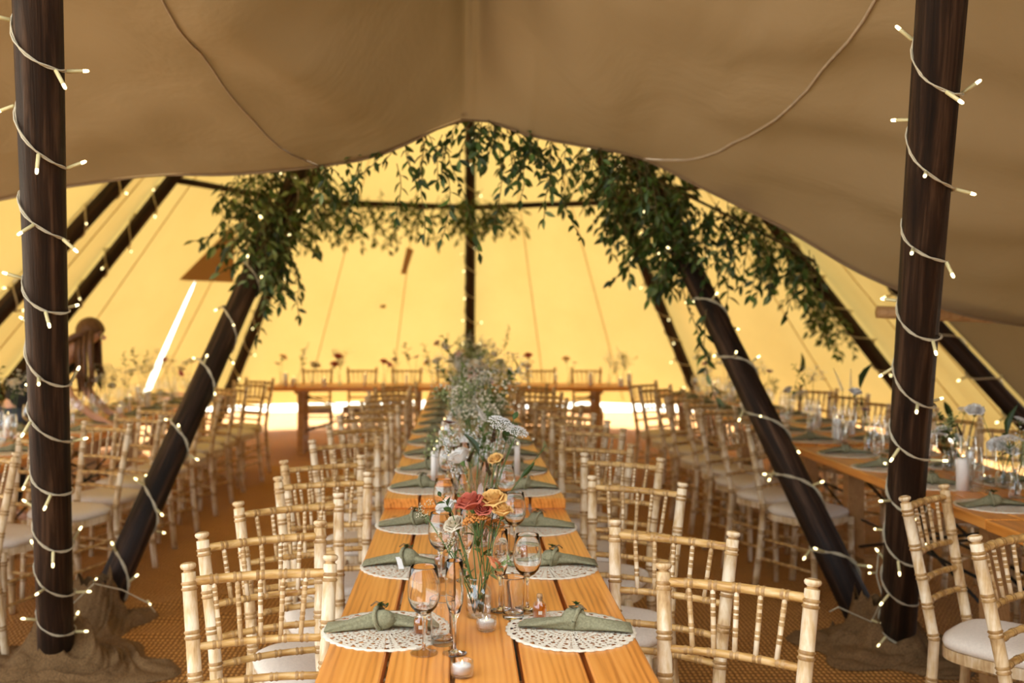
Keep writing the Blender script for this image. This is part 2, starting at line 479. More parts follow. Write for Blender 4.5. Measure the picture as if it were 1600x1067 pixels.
# ------------------------------------------------------------------ ground and floor
mb = MB(); mb.box((0, 10, -0.09), (160, 160, 0.1))
structure(obj('ground', mb.mesh('ground', 'lawn')))
def floor_h(x, y):
    w = 0.0; x /= U; y /= U
    for (ax, ay, bx, by, amp, wd) in ((-1.75, 5.6, -1.05, 5.95, 0.018, 0.07), (-1.7, 5.35, -1.0, 5.5, 0.016, 0.06), (-1.6, 5.1, -1.05, 5.15, 0.012, 0.06),
                                      (-1.5, 7.2, -0.95, 7.4, 0.014, 0.1), (-1.9, 9.6, -0.9, 9.9, 0.016, 0.12), (-2.0, 10.8, -0.9, 10.9, 0.016, 0.14)):
        d = Vector((bx - ax, by - ay)); ln = d.length; d /= ln
        q = Vector((x - ax, y - ay)); t = q.dot(d); s = abs(q.x * d.y - q.y * d.x)
        e = 1.0 if 0 < t < ln else exp(-((min(abs(t), abs(t - ln))) / 0.15) ** 2)
        w += amp * e * exp(-(s / wd) ** 2)
    return w
mb = MB()
mb.grid(lambda u, v: Vector((lerp(-6, 6, u), lerp(-2.5, 16.2, v), floor_h(lerp(-6, 6, u), lerp(-2.5, 16.2, v)))), 150, 234)
structure(obj('floor', mb.mesh('floor', 'coir_matting')))

# ------------------------------------------------------------------ far tipi: poles, ring beams, canvas
APEX = Vector((-0.03, 10.6, 6.98)) * U
BASES = [(-1.93, 5.26), (-5.24, 8.0), (-5.63, 10.9), (-3.6, 14.55), (0.15, 15.75), (3.66, 14.55), (5.46, 10.9), (5.27, 8.0), (2.07, 4.96)]
BASES = [(a * U, b * U) for a, b in BASES]
TOPX = [0.0, 0.0, 0.0, 0.0, 0.12, 0.0, 0.0, 0.0, 0.05]
def pole_pt(i, s):
    b = Vector((*BASES[i], 0)); a = APEX + Vector((TOPX[i], 0, 0))
    return a + (b - a) * s
POLE_LABELS = ['dark slanting timber pole wrapped in lights and leafy garland beside the bending woman',
               'dark far tent pole running down behind the thick upright pole', 'dark far tent pole crossing behind the bending woman',
               'slim dark tent pole partly behind the leafy slanting pole', 'dark upright tent pole at the middle of the glowing canvas',
               'slim dark tent pole standing behind the ivy-hung slanting pole', 'dark slanting tent pole draped with greenery beside the crowded glass table',
               'dark tent pole running down below the wooden spreader bar', 'dark slanting timber pole wrapped in white lights beside the round-seated chairs']
def timber(name, label, p0, p1, r0, r1, group=None, nseg=14, n=16):
    """pole as a mesh with its own Z along the grain; slightly crooked"""
    d = p1 - p0; ln = d.length
    m = MB(); sd = random.random() * 50
    pts = []; rs = []
    for i in range(nseg + 1):
        t = i / nseg
        pts.append(Vector((0.012 * noise.noise((sd, t * 2.2, 0)), 0.012 * noise.noise((sd, 5, t * 2.2)), t * ln)))
        rs.append(lerp(r0, r1, t) * (1 + 0.03 * noise.noise((sd, t * 7, 3))))
    m.tube(pts, rs, n)
    o = obj(name, m.mesh(name, 'pole_wood'))
    o.location = p0; o.rotation_euler = d.to_track_quat('Z', 'Y').to_euler()
    return tag(o, label, 'pole', group)
for i in range(9):
    front = i in (0, 8)
    timber('tent_pole', POLE_LABELS[i], pole_pt(i, 1.0), pole_pt(i, -0.04), 0.078 if front else 0.075, 0.052, 'far tent poles')
SR = 0.555
RING_LABELS = {3: 'thin dark beam across the glowing canvas under the leafy garland', 4: 'thin bare dark beam between middle pole and ivy-hung pole',
               2: 'thin dark beam end emerging from the leaves above brown flap', 5: 'thin dark beam behind the thick greenery and canopy edge'}
for i in (2, 3, 4, 5):
    a, b = pole_pt(i, SR), pole_pt(i + 1, SR)
    inn = Vector((APEX.x, APEX.y, a.z))
    a = a + (inn - a).normalized() * 0.06; b = b + (inn - b).normalized() * 0.06
    timber('ring_beam', RING_LABELS[i], a, b, 0.036, 0.036, 'ring beams', 6, 10)

wall = structure(obj('wall_back', None))
def outward(p, k):
    d = Vector((p.x - APEX.x, p.y - APEX.y, 0))
    if d.length < 1e-4: return p
    return p + d.normalized() * k
def panel_pt(i, w, s, push=0.13):
    a, b = pole_pt(i, s), pole_pt(i + 1, s)
    p = a.lerp(b, w)
    rad = Vector((p.x - APEX.x, p.y - APEX.y, 0))
    k = push + 0.05 * sin(pi * w) * sin(pi * min(1, s)) + 0.03 * s * noise.noise((i * 3.1 + w * 2.5, s * 3.0, 1.7)) * sin(pi * w)
    k += 0.035 * s * s * sin(w * 19 + i) * sin(pi * w)
    return p + rad.normalized() * k * (0.25 + 0.75 * s) + Vector((0, 0, 0.04))
S_END = 0.957
def on_panel(i, px, py):
    """the panel point seen at a pixel: solve for w, s"""
    best = None
    for a in range(81):
        for b in range(121):
            p = panel_pt(i, a / 80, 0.3 + 0.68 * b / 120)
            e = (CX + F * p.x / p.y - px) ** 2 + (CY - F * (p.z - H) / p.y - py) ** 2
            if best is None or e < best[0]: best = (e, a / 80, 0.3 + 0.68 * b / 120)
    return best[1], best[2]
(SWA, SSA), (SWB, SSB) = on_panel(2, 304, 446), on_panel(2, 236, 592)
def slit_w(s): return SWA + (SWB - SWA) * (s - SSA) / (SSB - SSA)
def slit_h(s): return 0.0 if s < SSA else 0.006 + 0.009 * min(1, (s - SSA) / (SSB - SSA))
for i in range(1, 7):
    m = MB()
    if i == 2:                       # the panel with the open slit
        def Pa(u, v):
            q = lerp(0.02, S_END, v); return panel_pt(2, lerp(0, slit_w(q) - slit_h(q), u), q)
        def Pb(u, v):
            q = lerp(0.02, S_END, v); return panel_pt(2, lerp(slit_w(q) + slit_h(q), 1, u), q)
        m.grid(Pa, 14, 60); m.grid(Pb, 14, 60)
    else:
        m.grid(lambda u, v: panel_pt(i, u, lerp(0.02, S_END if i in (2, 3, 4, 5) else 0.985, v)), 26, 40)
    pan = part('canvas_panel', m.mesh('canvas_panel', 'canvas'), wall)
    for w in (1 / 3, 2 / 3):
        if i == 2 and w < 0.5: w = 0.2
        ms = MB(); pts = []
        for k in range(25):
            s = lerp(0.05, 0.95, k / 24)
            p = panel_pt(i, w, s); pts.append(outward(p, -0.006))
        ms.tube(pts, 0.006, 5)
        part('seam', ms.mesh('seam', 'seam_thread'), pan)
# canopy edge (where the near tent's lifted skirt meets the far tent), metres at y = 5.1
EDGE = [(-6.0, 1.55), (-3.6, 2.0), (-2.36, 2.23), (-2.03, 2.30), (-1.21, 2.36), (-0.72, 2.39), (-0.39, 2.46), (-0.1, 2.59), (0.02, 2.625), (0.14, 2.62),
        (0.36, 2.54), (0.59, 2.50), (0.92, 2.455), (1.25, 2.27), (1.74, 2.04), (2.06, 1.84), (2.49, 1.67), (2.88, 1.60), (3.6, 1.5), (6.0, 1.3)]
def edge_z(x):
    return U * edge_z0(x / U)
def edge_z0(x):
    t = 0.0; ws = 0.0
    for k, w in ((-0.12, 0.25), (0, 0.5), (0.12, 0.25)) if abs(x - 0.06) > 0.3 else ((0, 1.0),):
        t += w * interp(EDGE, x + k); ws += w
    return t / ws
def edge_pt(x):
    return Vector((x, (5.1 + 0.05 * max(0, abs(x) - 2.2)) * U, edge_z(x)))
# front of the far tent: from the apex down to the canopy edge, and to the poles beside the opening
FRONT = [outward(pole_pt(1, 1.0), 0.13), Vector((-5.25, 6.4, 0.5)), Vector((-5.0, 5.35, 1.1)), edge_pt(-3.9)] + [edge_pt(lerp(-3.4, 3.4, k / 36)) for k in range(37)] + \
        [edge_pt(3.9), Vector((5.0, 5.35, 1.0)), Vector((5.25, 6.4, 0.5)), outward(pole_pt(7, 1.0), 0.13)]
def front_pt(u, v):
    k = u * (len(FRONT) - 1); i = min(len(FRONT) - 2, int(k)); e = FRONT[i].lerp(FRONT[i + 1], k - i)
    a = APEX + Vector((0, 0, 0.02)); p = a.lerp(e + Vector((0, -0.02, 0.012)), v)
    sg = 0.06 * sin(pi * v) * sin(3 * pi * u)
    return p + Vector((0, -sg, 0))
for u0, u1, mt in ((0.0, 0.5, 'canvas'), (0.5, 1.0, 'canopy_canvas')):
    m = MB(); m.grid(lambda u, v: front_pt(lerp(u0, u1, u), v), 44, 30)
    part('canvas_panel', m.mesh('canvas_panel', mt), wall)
# small darker slabs and the door flap on the far canvas
def quad_on(i, pts, off=-0.03):
    vs = []
    for px, py in pts:
        w, s = on_panel(i, px, py); vs.append(outward(panel_pt(i, w, s), off))
    return vs
def slab(name, vs, mat, th, parent):
    m = MB(); nrm = (vs[1] - vs[0]).cross(vs[2] - vs[0]).normalized() * th
    k = len(vs)
    m.add([v for v in vs] + [v + nrm for v in vs], [tuple(range(k))[::-1], tuple(range(k, 2 * k))] + [(i, (i + 1) % k, k + (i + 1) % k, k + i) for i in range(k)])
    return part(name, m.mesh(name, mat, False), parent)
slab('dark_patch', quad_on(3, [(636, 388), (646, 390), (634, 427), (624, 426)]), 'flap_canvas', 0.01, wall)
slab('dark_spot', quad_on(3, [(596, 475), (604, 476), (603, 482), (595, 481)]), 'flap_canvas', 0.01, wall)
slab('door_flap', quad_on(2, [(275, 436), (350, 362), (362, 360), (360, 444)], -0.05), 'flap_canvas', 0.012, wall)
slab('dark_spot', quad_on(6, [(1311, 391), (1315, 390), (1325, 407), (1320, 409)]), 'flap_canvas', 0.01, wall)

# ------------------------------------------------------------------ near tent: canopy, poles, spreader bar
def canopy_pt(x, y):
    return U * canopy_pt0(x / U, y / U)
def canopy_pt0(x, y):
    d = 5.1 - y
    base = edge_z0(x) + 0.30 * d
    # lobes hang a little fuller between the middle fold and the poles
    base += -0.12 * sin(pi * min(1, d / 2.6)) * (exp(-((x + 0.75) / 0.5) ** 2) + exp(-((x - 0.85) / 0.55) ** 2))
    base += 0.62 * min(1, d * 0.9) * exp(-abs(x - 0.05) / 0.30) + 0.12 * min(1, d * 1.6) * exp(-((x - 0.05) / 0.06) ** 2) - 0.06 * min(1, d * 3) * exp(-((x - 0.055) / 0.02) ** 2)
    # stretched folds running up and out from the middle
    base += 0.024 * sin(11 * x + 6 * d) * min(1, d * 2) * exp(-(abs(x) - 0.4) ** 2 / 0.5) + 0.020 * sin(6 * x - 11 * d + 1) * min(1, d) * (1 if x > 1.1 else 0.25)
    base += 0.03 * noise.noise((x * 1.6, y * 1.6, 4.2)) + 0.016 * noise.noise((x * 5 + d * 3, d * 2.0 - x, 9.2)) * min(1, d * 3)
    r = sqrt(x * x + (y + 0.4) ** 2)
    cone = 6.95 * (1 - r / 5.15) + 0.45
    k = 0.25
    hh = max(0, min(1, 0.5 + 0.5 * (cone - base) / k))
    z = lerp(base, cone, hh) + k * hh * (1 - hh)
    return Vector((x, y + (0.05 * max(0, abs(x) - 2.2)) * max(0, 1 - d), z))
ceil = structure(obj('ceiling', None))
m = MB()
def xs(u):
    q = 2 * u - 1
    return 0.06 + 5.2 * (0.30 * q + 0.70 * q ** 3)
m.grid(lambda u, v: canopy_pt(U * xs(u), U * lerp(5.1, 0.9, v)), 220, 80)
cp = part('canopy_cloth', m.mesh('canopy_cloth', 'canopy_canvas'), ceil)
def seam_on(tab, r, mat):
    pts = []
    for k in range(31):
        y = lerp(5.09, 1.6, k / 30)
        p = canopy_pt(U * interp(tab, 5.1 - y), U * y); p.z -= 0.004; pts.append(p)
    ms = MB(); ms.tube(pts, r, 6)
    part('seam', ms.mesh('seam', mat), cp)
seam_on([(0, -0.72), (0.22, -0.82), (0.45, -0.897), (0.7, -0.96), (0.98, -1.006), (1.39, -1.05), (3.5, -1.15)], 0.0045, 'seam_piping')
seam_on([(0, 0.93), (0.25, 1.10), (0.45, 1.19), (0.71, 1.27), (1.21, 1.375), (3.5, 1.5)], 0.0065, 'seam_piping')
ms = MB(); ms.tube([canopy_pt(U * xs(k / 220), U * 5.1) for k in range(221)], 0.007, 6)
part('hem', ms.mesh('hem', 'canopy_canvas'), cp)
def side_shade_wall(u, v):  # unseen canvas, added to hold back daylight from the right
    x0 = U * 3.9; y = lerp(4.75, -2.6, u)
    t = canopy_pt(x0, max(y, U * 0.9)); t.y = y
    return t.lerp(Vector((5.1, y + 0.1, 0.0)), v) + Vector((0.05 * sin(9 * u + 2 * v) * sin(pi * v), 0, 0.02))
m = MB(); m.grid(side_shade_wall, 40, 12)
structure(obj('shade_wall_right', m.mesh('shade_wall_right', 'canopy_canvas')))
def rear_shade_wall(u, v):  # unseen sheet behind the camera, added so daylight enters from the left
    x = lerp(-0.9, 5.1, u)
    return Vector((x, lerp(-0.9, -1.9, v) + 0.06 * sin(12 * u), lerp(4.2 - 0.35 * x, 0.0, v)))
m = MB(); m.grid(rear_shade_wall, 40, 12)
structure(obj('shade_wall_rear', m.mesh('shade_wall_rear', 'canopy_canvas')))
NEAR_APEX = Vector((0, -0.4, 6.95)) * U
NP = [Vector((-1.88, 4.64, 0)) * U, Vector((2.13, 4.88, 0)) * U]
NA = [NEAR_APEX, Vector((0.0, -0.85, 6.95)) * U]
timber('tent_pole', 'thick dark upright timber pole wound with lights, standing in burlap by the slanting pole', NP[0], NP[0].lerp(NA[0], 0.60), 0.0735, 0.055, None, 16, 20)
timber('tent_pole', 'thick dark upright timber pole wound with lights in front of the bare-ended pine table', NP[1], NP[1].lerp(NA[1], 0.60), 0.075, 0.056, None, 16, 20)
timber('spreader_bar', 'short wooden spreader bar under the sagging canopy hem', Vector((2.30, 5.5, 1.655)) * U, Vector((4.3, 5.30, 1.56)) * U, 0.032, 0.030, None, 8, 12)['category'] = 'bar'
bpy.data.objects['spreader_bar'].data.materials[0] = MATS['pine_plain']

# ------------------------------------------------------------------ tables
def make_table(name, label, length, width, top, group, nx=5):
    """long table, length along local Y, origin on the floor under the middle"""
    t = thing(name, label, 'table', group=group)
    gap = 0.011; pw = (width - gap * (nx - 1)) / nx; th = 0.042
    mp = MB()
    for ix in (0,):
        mp.box((0, 0, 0), (pw, length, th), 0, 0.004)
    me = mp.mesh('plank', 'pine', False)
    for k in range(nx):
        x = -width / 2 + pw / 2 + k * (pw + gap)
        part('plank', me, t, loc=(x, random.uniform(-0.006, 0.006), top - th / 2 + random.uniform(-0.0012, 0.0012)))
    mbat = MB(); mbat.box((0, 0, 0), (width - 0.06, 0.09, 0.035), 0, 0.004); mbe = mbat.mesh('batten', 'pine_plain', False)
    ml = MB(); ml.box((0, 0, 0), (0.09, 0.07, top - th - 0.035), 0, 0.004); mle = ml.mesh('leg', 'pine_plain', False)
    mf = MB(); mf.box((0, 0, 0), (width - 0.34, 0.07, 0.06), 0, 0.004); mfe = mf.mesh('foot_rail', 'pine_plain', False)
    yy = length / 2 - 0.34
    for s in (-1, 1):
        part('batten', mbe, t, loc=(0, s * yy, top - th - 0.0175))
        for q in (-1, 1):
            part('leg', mle, t, loc=(q * (width / 2 - 0.22), s * yy, (top - th - 0.035) / 2))
        part('foot_rail', mfe, t, loc=(0, s * yy, 0.16))
    mx = MB()
    for s in (-1, 1):
        x = s * (width / 2 - 0.24)
        mx.tube([(x, -yy, top - 0.12), (x, yy, 0.24)], 0.008, 6); mx.tube([(x + 0.02, yy, top - 0.12), (x + 0.02, -yy, 0.24)], 0.008, 6)
        mx.tube([(x + 0.01, -yy, 0.40), (x + 0.01, yy, 0.40)], 0.007, 6)
    part('cross_brace', mx.mesh('cross_brace', 'black_metal'), t)
    return t
TX, TW = 0.063 * KT, 0.818 * KT
T1Z, T2Z = 0.760, 0.803
def place_table(label, x, y0, y1, top, width, group):
    y0 *= KT; y1 *= KT
    t = make_table('trestle_table', label, y1 - y0, width, top, group)
    t.location = (x, (y0 + y1) / 2, 0)
    return t
GM = 'centre row tables'
place_table('orange pine plank table with two tealights, its end tucked below the next tabletop', TX, 2.06, 4.50, T1Z, TW, GM)
place_table('pine plank table set a board higher, overlapping the tealight table', TX, 4.485, 6.70, T2Z, TW, GM)
place_table('pine plank table in mid centre row, crowded with tall airy flowers', TX, 6.71, 8.92, T2Z, TW, GM)
place_table('pine plank table ending the centre row just before the head table', TX, 8.93, 11.1, T2Z, TW, GM)
RX0, SW = 2.24 * KT, 0.82 * KT
RX = RX0 + SW / 2; LX0 = -2.68 * KT; LX = LX0 - SW / 2
place_table('bare-ended pine table behind the thick upright pole with lights', RX, 4.26, 6.69, T1Z, SW, 'right row tables')
place_table('pine table beside the two chairs with round beige cushions near burlap', RX, 1.82, 4.25, T1Z, SW, 'right row tables')
place_table('pine table crowded with glasses behind the bare-ended pine table', RX, 6.72, 9.15, T1Z + 0.012, SW, 'right row tables')
place_table('pine table at the far end of the glass-crowded row', RX, 9.17, 11.5, T1Z + 0.012, SW, 'right row tables')
place_table('pine table with glasses behind the thick upright pole by bluish chairs', LX, 4.3, 6.73, T1Z, SW, 'left row tables')
place_table('pine table with glasses that the dark-haired woman bends over', LX, 6.75, 9.18, T1Z, SW, 'left row tables')
place_table('pine table at the far end of the dark-haired woman\'s row', LX, 9.2, 11.6, T1Z, SW, 'left row tables')
for x0, x1, lb in ((-2.40, -0.16, 'head table half with white pillar candles at its free end'), (-0.15, 2.10, 'head table half carrying orange flowers and glowing tealights')):
    t = make_table('head_table', lb, (x1 - x0) * KT, 0.72, 0.765, 'head tables')
    t.location = ((x0 + x1) / 2 * KT, 12.72 * KT, 0); t.rotation_euler = (0, 0, pi / 2)

# ------------------------------------------------------------------ chairs
def bamboo(p0, p1, r, nodes, n=8, ext=None, r1=None, mb=None, cap_top=False):
    """turned rod with double rings at the node positions (0..1)"""
    m = mb or MB()
    p0 = Vector(p0); p1 = Vector(p1); ln = (p1 - p0).length
    st = {0.0: 1.0, 1.0: 1.0}
    ring = set()
    hw = 0.0045 / ln
    for t in nodes:
        for c in (-1, 1):
            cc = t + c * 0.0065 / ln
            st[cc - hw] = 1.0; st[cc] = 1.20; st[cc + hw] = 1.0
    ks = sorted(k for k in st if 0 <= k <= 1)
    r1 = r if r1 is None else r1
    path = ext or (lambda t: p0.lerp(p1, t))
    extra = [i / 10 for i in range(11)] if ext else []
    allk = sorted(set(ks + [e for e in extra if all(abs(e - k) > 0.01 for k in ks)]))
    pts = [path(k) for k in allk]
    rad = [lerp(r, r1, k) * st.get(k, 1.0) for k in allk]
    mis = [1 if (rad[i] > lerp(r, r1, allk[i]) * 1.1 or rad[i + 1] > lerp(r, r1, allk[i + 1]) * 1.1) else 0 for i in range(len(allk) - 1)]
    if cap_top:                                    # ball finial
        e = pts[-1]; d = (pts[-1] - pts[-2]).normalized(); rr = rad[-1]
        for dz, k in ((0.002, 0.72), (0.006, 0.70), (0.010, 1.05), (0.016, 1.15), (0.021, 1.02), (0.024, 0.6)):
            pts.append(e + d * dz); rad.append(rr * k); mis.append(1 if k < 0.8 else 0)
    m.tube(pts, rad, n, 0, True, mis)
    return m
LEAN = 0.085
def post_path(s):
    def f(t):
        z = 0.902 * t
        x = interp([(0, 0.172), (0.45, 0.150), (0.60, 0.152), (0.902, 0.172)], z) * s
        y = interp([(0, -0.040), (0.25, -0.012), (0.45, 0.0), (0.902, -LEAN)], z)
        return Vector((x, y, z))
    return f
def make_chair():
    c = thing('banquet_chair', 'chair', 'chair')
    for s in (-1, 1):
        m = bamboo((0, 0, 0), (0, 0, 0.902), 0.0175, [0.18, 0.36, 0.52, 0.63, 0.735, 0.84, 0.965], 10, post_path(s), cap_top=True)
        part('back_post', m.mesh('back_post', ['limewash', 'limewash_ring']), c)
    for s in (-1, 1):
        m = bamboo((s * 0.172, 0.335, 0.425), (s * 0.176, 0.345, 0.0), 0.0175, [0.12, 0.45, 0.75], 8, r1=0.013)
        part('leg', m.mesh('leg', ['limewash', 'limewash_ring']), c)
    f1 = post_path(1)
    for k, (z, nm) in enumerate(((0.880, 'top_rail'), (0.728, 'back_rail'), (0.640, 'back_rail'), (0.568, 'back_rail'))):
        p = f1(z / 0.902); b = 0.010 if k else 0.012
        def path(t, p=p): return Vector((lerp(-p.x, p.x, t), p.y - 0.022 * sin(pi * t), z))
        m = bamboo((-p.x, p.y, z), (p.x, p.y, z), b, [0.17, 0.335, 0.5, 0.665, 0.83] if k < 2 else [0.2, 0.4, 0.6, 0.8], 8, path)
        part(nm, m.mesh(nm, ['limewash_rail', 'limewash_ring']), c)
    pt, pb = f1(0.880 / 0.902), f1(0.728 / 0.902)
    for k in range(-2, 3):
        tt = 0.5 + k * 0.165; tb = 0.5 + k * 0.15
        a = Vector((lerp(-pb.x, pb.x, tb), pb.y - 0.022 * sin(pi * tb), 0.730)); b = Vector((lerp(-pt.x, pt.x, tt), pt.y - 0.022 * sin(pi * tt), 0.880))
        m = bamboo(a, b, 0.0066, [0.33, 0.60, 0.80], 6)
        part('spindle', m.mesh('spindle', ['limewash', 'limewash_ring']), c)
    # seat frame
    def seat_outline(grow, y0=0.0):
        o = []
        for k in range(40):
            a = 2 * pi * k / 40
            q = lambda v: math.copysign(abs(v) ** 0.55, v)
            x = q(cos(a)); y = q(sin(a))
            wd = lerp(0.163, 0.186, (y + 1) / 2) + grow
            o.append((x * wd, 0.180 + y * (0.168 + grow)))
        return o
    m = MB()
    for z0, z1, g in ((0.405, 0.440, 0.012),):
        o1 = seat_outline(g); n = len(o1)
        vs = [Vector((x, y, z0)) for x, y in o1] + [Vector((x, y, z1)) for x, y in o1]
        m.add(vs, [tuple(range(n))[::-1], tuple(range(n, 2 * n))] + [(i, (i + 1) % n, n + (i + 1) % n, n + i) for i in range(n)])
    part('seat_frame', m.mesh('seat_frame', 'limewash', False), c)
    m = MB(); rings = []
    prof = [(0.000, 0.438), (0.010, 0.444), (0.013, 0.456), (0.008, 0.470), (-0.012, 0.482), (-0.05, 0.489), (-0.10, 0.492), (-0.15, 0.493)]
    vs = []; n = 40
    for g, z in prof: vs += [Vector((x, y, z)) for x, y in seat_outline(g)]
    fs = [tuple(range(n))[::-1], tuple((len(prof) - 1) * n + i for i in range(n))]
    for k in range(len(prof) - 1):
        for i in range(n): fs.append((k * n + i, k * n + (i + 1) % n, (k + 1) * n + (i + 1) % n, (k + 1) * n + i))
    m.add(vs, fs)
    part('seat_cushion', m.mesh('seat_cushion', 'cushion_ivory'), c)
    for (a, b) in (((-0.174, 0.34, 0.24), (0.174, 0.34, 0.24)), ((-0.161, -0.016, 0.22), (0.161, -0.016, 0.22)),
                   ((-0.163, -0.02, 0.18), (-0.175, 0.34, 0.17)), ((0.163, -0.02, 0.18), (0.175, 0.34, 0.17)), ((-0.158, -0.01, 0.29), (-0.174, 0.338, 0.28)), ((0.158, -0.01, 0.29), (0.174, 0.338, 0.28))):
        m = bamboo(a, b, 0.008, [0.25, 0.5, 0.75], 6)
        part('stretcher', m.mesh('stretcher', ['limewash_rail', 'limewash_ring']), c)
    return c
CHAIR = Proto(make_chair())
def place_chair(x, y, phi, label, group):
    """x, y: middle of the back at the top; phi: turn of the back rail from the X axis (degrees)"""
    th = pi + radians(phi)
    off = Vector((-sin(th) * -LEAN, cos(th) * -LEAN, 0))
    return CHAIR.place(Vector((x, y, 0)) - off, (0, 0, th), label, group)
def chair_posts(l, r, label, group, lim=(12, 28)):
    A, B = pix(l[0], l[1], 0.92), pix(r[0], r[1], 0.92)
    ph = math.degrees(atan2(B.y - A.y, B.x - A.x))
    s = 1 if ph >= 0 else -1
    ph = s * max(lim[0], min(lim[1], abs(ph)))
    c = (A + B) / 2
    return place_chair(c.x, c.y, ph, label, group)
G1, G2 = 'chairs of the centre row on the woman\'s side', 'chairs of the centre row on the spreader bar side'
WS, BS_ = ' limewashed chair from the tealight end of the centre row, bending woman\'s side', ' limewashed chair from the tealight end of the centre row, spreader bar side'
ML = [((303, 882), (508, 870)), ((318, 836), (498, 814)), ((374, 790), (526, 768)), ((438, 746), (572, 739)), ((447, 722), (560, 711)),
      ((490, 690), (587, 681)), ((516, 668), (601, 659)), ((532, 652), (609, 643))]
for i, (a, b) in enumerate(ML): chair_posts(a, b, ORD[i] + WS, G1)
for i, y in enumerate((7.85, 8.4, 8.95, 9.55, 10.15, 10.75)): place_chair(KC * -0.67 + random.uniform(-.02, .02), KC * y, 27 + random.uniform(-4, 4), ORD[i + 8] + WS, G1)
MR = [((1045, 883), (1260, 907)), ((968, 815), (1137, 832)), ((930, 744), (1062, 757)), ((916, 707), (1030, 719)), ((878, 689), (986, 695)),
      ((878, 665), (976, 671)), ((862, 653), (950, 659)), ((849, 642), (928, 647)), ((836, 629), (910, 634))]
for i, (a, b) in enumerate(MR): chair_posts(a, b, ORD[i] + BS_, G2)
for i, y in enumerate((8.75, 9.4, 10.05, 10.7)): place_chair(KC * 0.76 + random.uniform(-.02, .02), KC * y, -27 + random.uniform(-4, 4), ORD[i + 9] + BS_, G2)
for i, y in enumerate((4.55, 5.24, 5.95, 6.65, 7.22, 7.8, 8.4, 9.1, 9.7, 10.3, 11.0, 11.6)):
    place_chair((-2.02 if y > 6.4 else -2.14) + random.uniform(-.02, .02), KC * y, -28 + random.uniform(-6, 6), ORD[i] + ' limewashed chair along the bending woman\'s table, counting away from the thick upright pole', 'chairs along the woman\'s table')
for i, (x, y) in enumerate(((1.76, 5.72), (1.72, 6.2), (1.72, 6.68), (1.73, 7.16), (1.72, 7.66), (1.72, 8.2), (1.72, 8.8), (1.72, 9.4))):
    place_chair(x, y, 34 + random.uniform(-5, 5), ORD[i] + ' round-cushioned limewashed chair in the aisle row starting behind the slanting light-wrapped pole', 'chairs along the right table aisle')
chair_posts((1413, 778), (1478, 758), 'limewashed chair with beige cushion standing right against the upright light-wound pole', 'chairs by the burlap pole', (12, 46))
place_chair(1.555, 2.83, 35, 'limewashed chair with beige cushion beside the chair that stands against the upright pole', 'chairs by the burlap pole')
for i, y in enumerate((4.9, 5.6, 6.5, 7.2, 7.9, 8.6, 9.3, 10.0)):
    place_chair(3.08 + random.uniform(-.03, .03), KC * y, -58 + random.uniform(-8, 8), ORD[i] + ' limewashed chair on the outer side of the glass-crowded table, counting from the upright pole', 'outer chairs of the glass-crowded table')
for i, y in enumerate((6.2, 8.95, 9.6, 10.3)): place_chair(-3.44, KC * y, 58 + random.uniform(-8, 8), ORD[i] + ' limewashed chair on the outer side of the bending woman\'s table', 'outer chairs of the woman\'s table')
for k in range(7): place_chair(KC * (-2.02 + 0.63 * k), KC * 14.0 + random.uniform(-.04, .04), random.uniform(-8, 8), ORD[k] + ' limewashed chair behind the head table, counting from its free white-candle end', 'chairs behind the head table')
# ------------------------------------------------------------------ string lights
m = MB()
m.lathe([(0.0015, 0.0), (0.0050, 0.002), (0.0050, 0.028), (0.0042, 0.031)], 8, 0)
m.lathe([(0.0043, 0.031), (0.0046, 0.036), (0.0038, 0.041), (0.0008, 0.043)], 8, 1)
BULB = m.mesh('bulb', ['bulb_body', 'bulb_glow'])
def light_string(label, p0, p1, r0, r1, t0, t1, turns, nb, phase=0.0, wr=0.0026, bs=1.15, twist=True, gap=0.004, group=None, loose=None):
    root = thing('string_light', label, 'string lights', p0, group=group)
    d = (p1 - p0); ax = d.normalized()
    ef = Vector((0, -1, 0)); ef = (ef - ax * ef.dot(ax)).normalized()
    ex = ef.cross(ax); ex = ex if ex.x > 0 else -ex
    def at(q, rr=0.0):
        t = lerp(t1, t0, q); a = phase + 2 * pi * turns * q
        wob = 1 + 0.25 * sin(3.3 * a * 0.31 + phase)
        r = lerp(r0, r1, t) + gap * wob + rr
        return d * t + (-ex * cos(a) + ef * sin(a)) * r + ax * (0.02 * sin(a * 0.7 + 1)), (-ex * cos(a) + ef * sin(a))
    mw = MB(); ns = int(turns * 22)
    if twist:
        for k in (0, pi):
            pts = []
            for i in range(ns + 1):
                p, o = at(i / ns)
                b = o.cross(ax)
                w = i * 0.9 + k
                pts.append(p + (o * cos(w) + ax * sin(w)) * wr * 1.1)
            mw.tube(pts, wr, 5)
    else:
        mw.tube([at(i / ns)[0] for i in range(ns + 1)], wr, 5)
    if loose:
        mw.tube([p - p0 for p in loose], wr * 1.3, 5)
    part('wire', mw.mesh('wire', 'wire_cream'), root)
    rn = random.Random(int(phase * 100) + nb)
    for i in range(nb):
        q = (i + rn.uniform(0.2, 0.8)) / nb
        p, o = at(q, 0.002)
        dr = (o + ax * rn.uniform(-1.0, 0.7) + ex * rn.uniform(-0.7, 0.7)).normalized()
        ob = part('bulb', BULB, root, loc=p, scale=(bs, bs, bs * 1.25))
        ob.rotation_euler = dr.to_track_quat('Z', 'Y').to_euler()
    if loose:
        for p in loose[1:-1:2]:
            ob = part('bulb', BULB, root, loc=p - p0 + Vector((0, 0, 0.01)))
            ob.rotation_euler = Vector((rn.uniform(-1, 1), rn.uniform(-1, 0), rn.uniform(-.3, .8))).normalized().to_track_quat('Z', 'Y').to_euler()
    return root
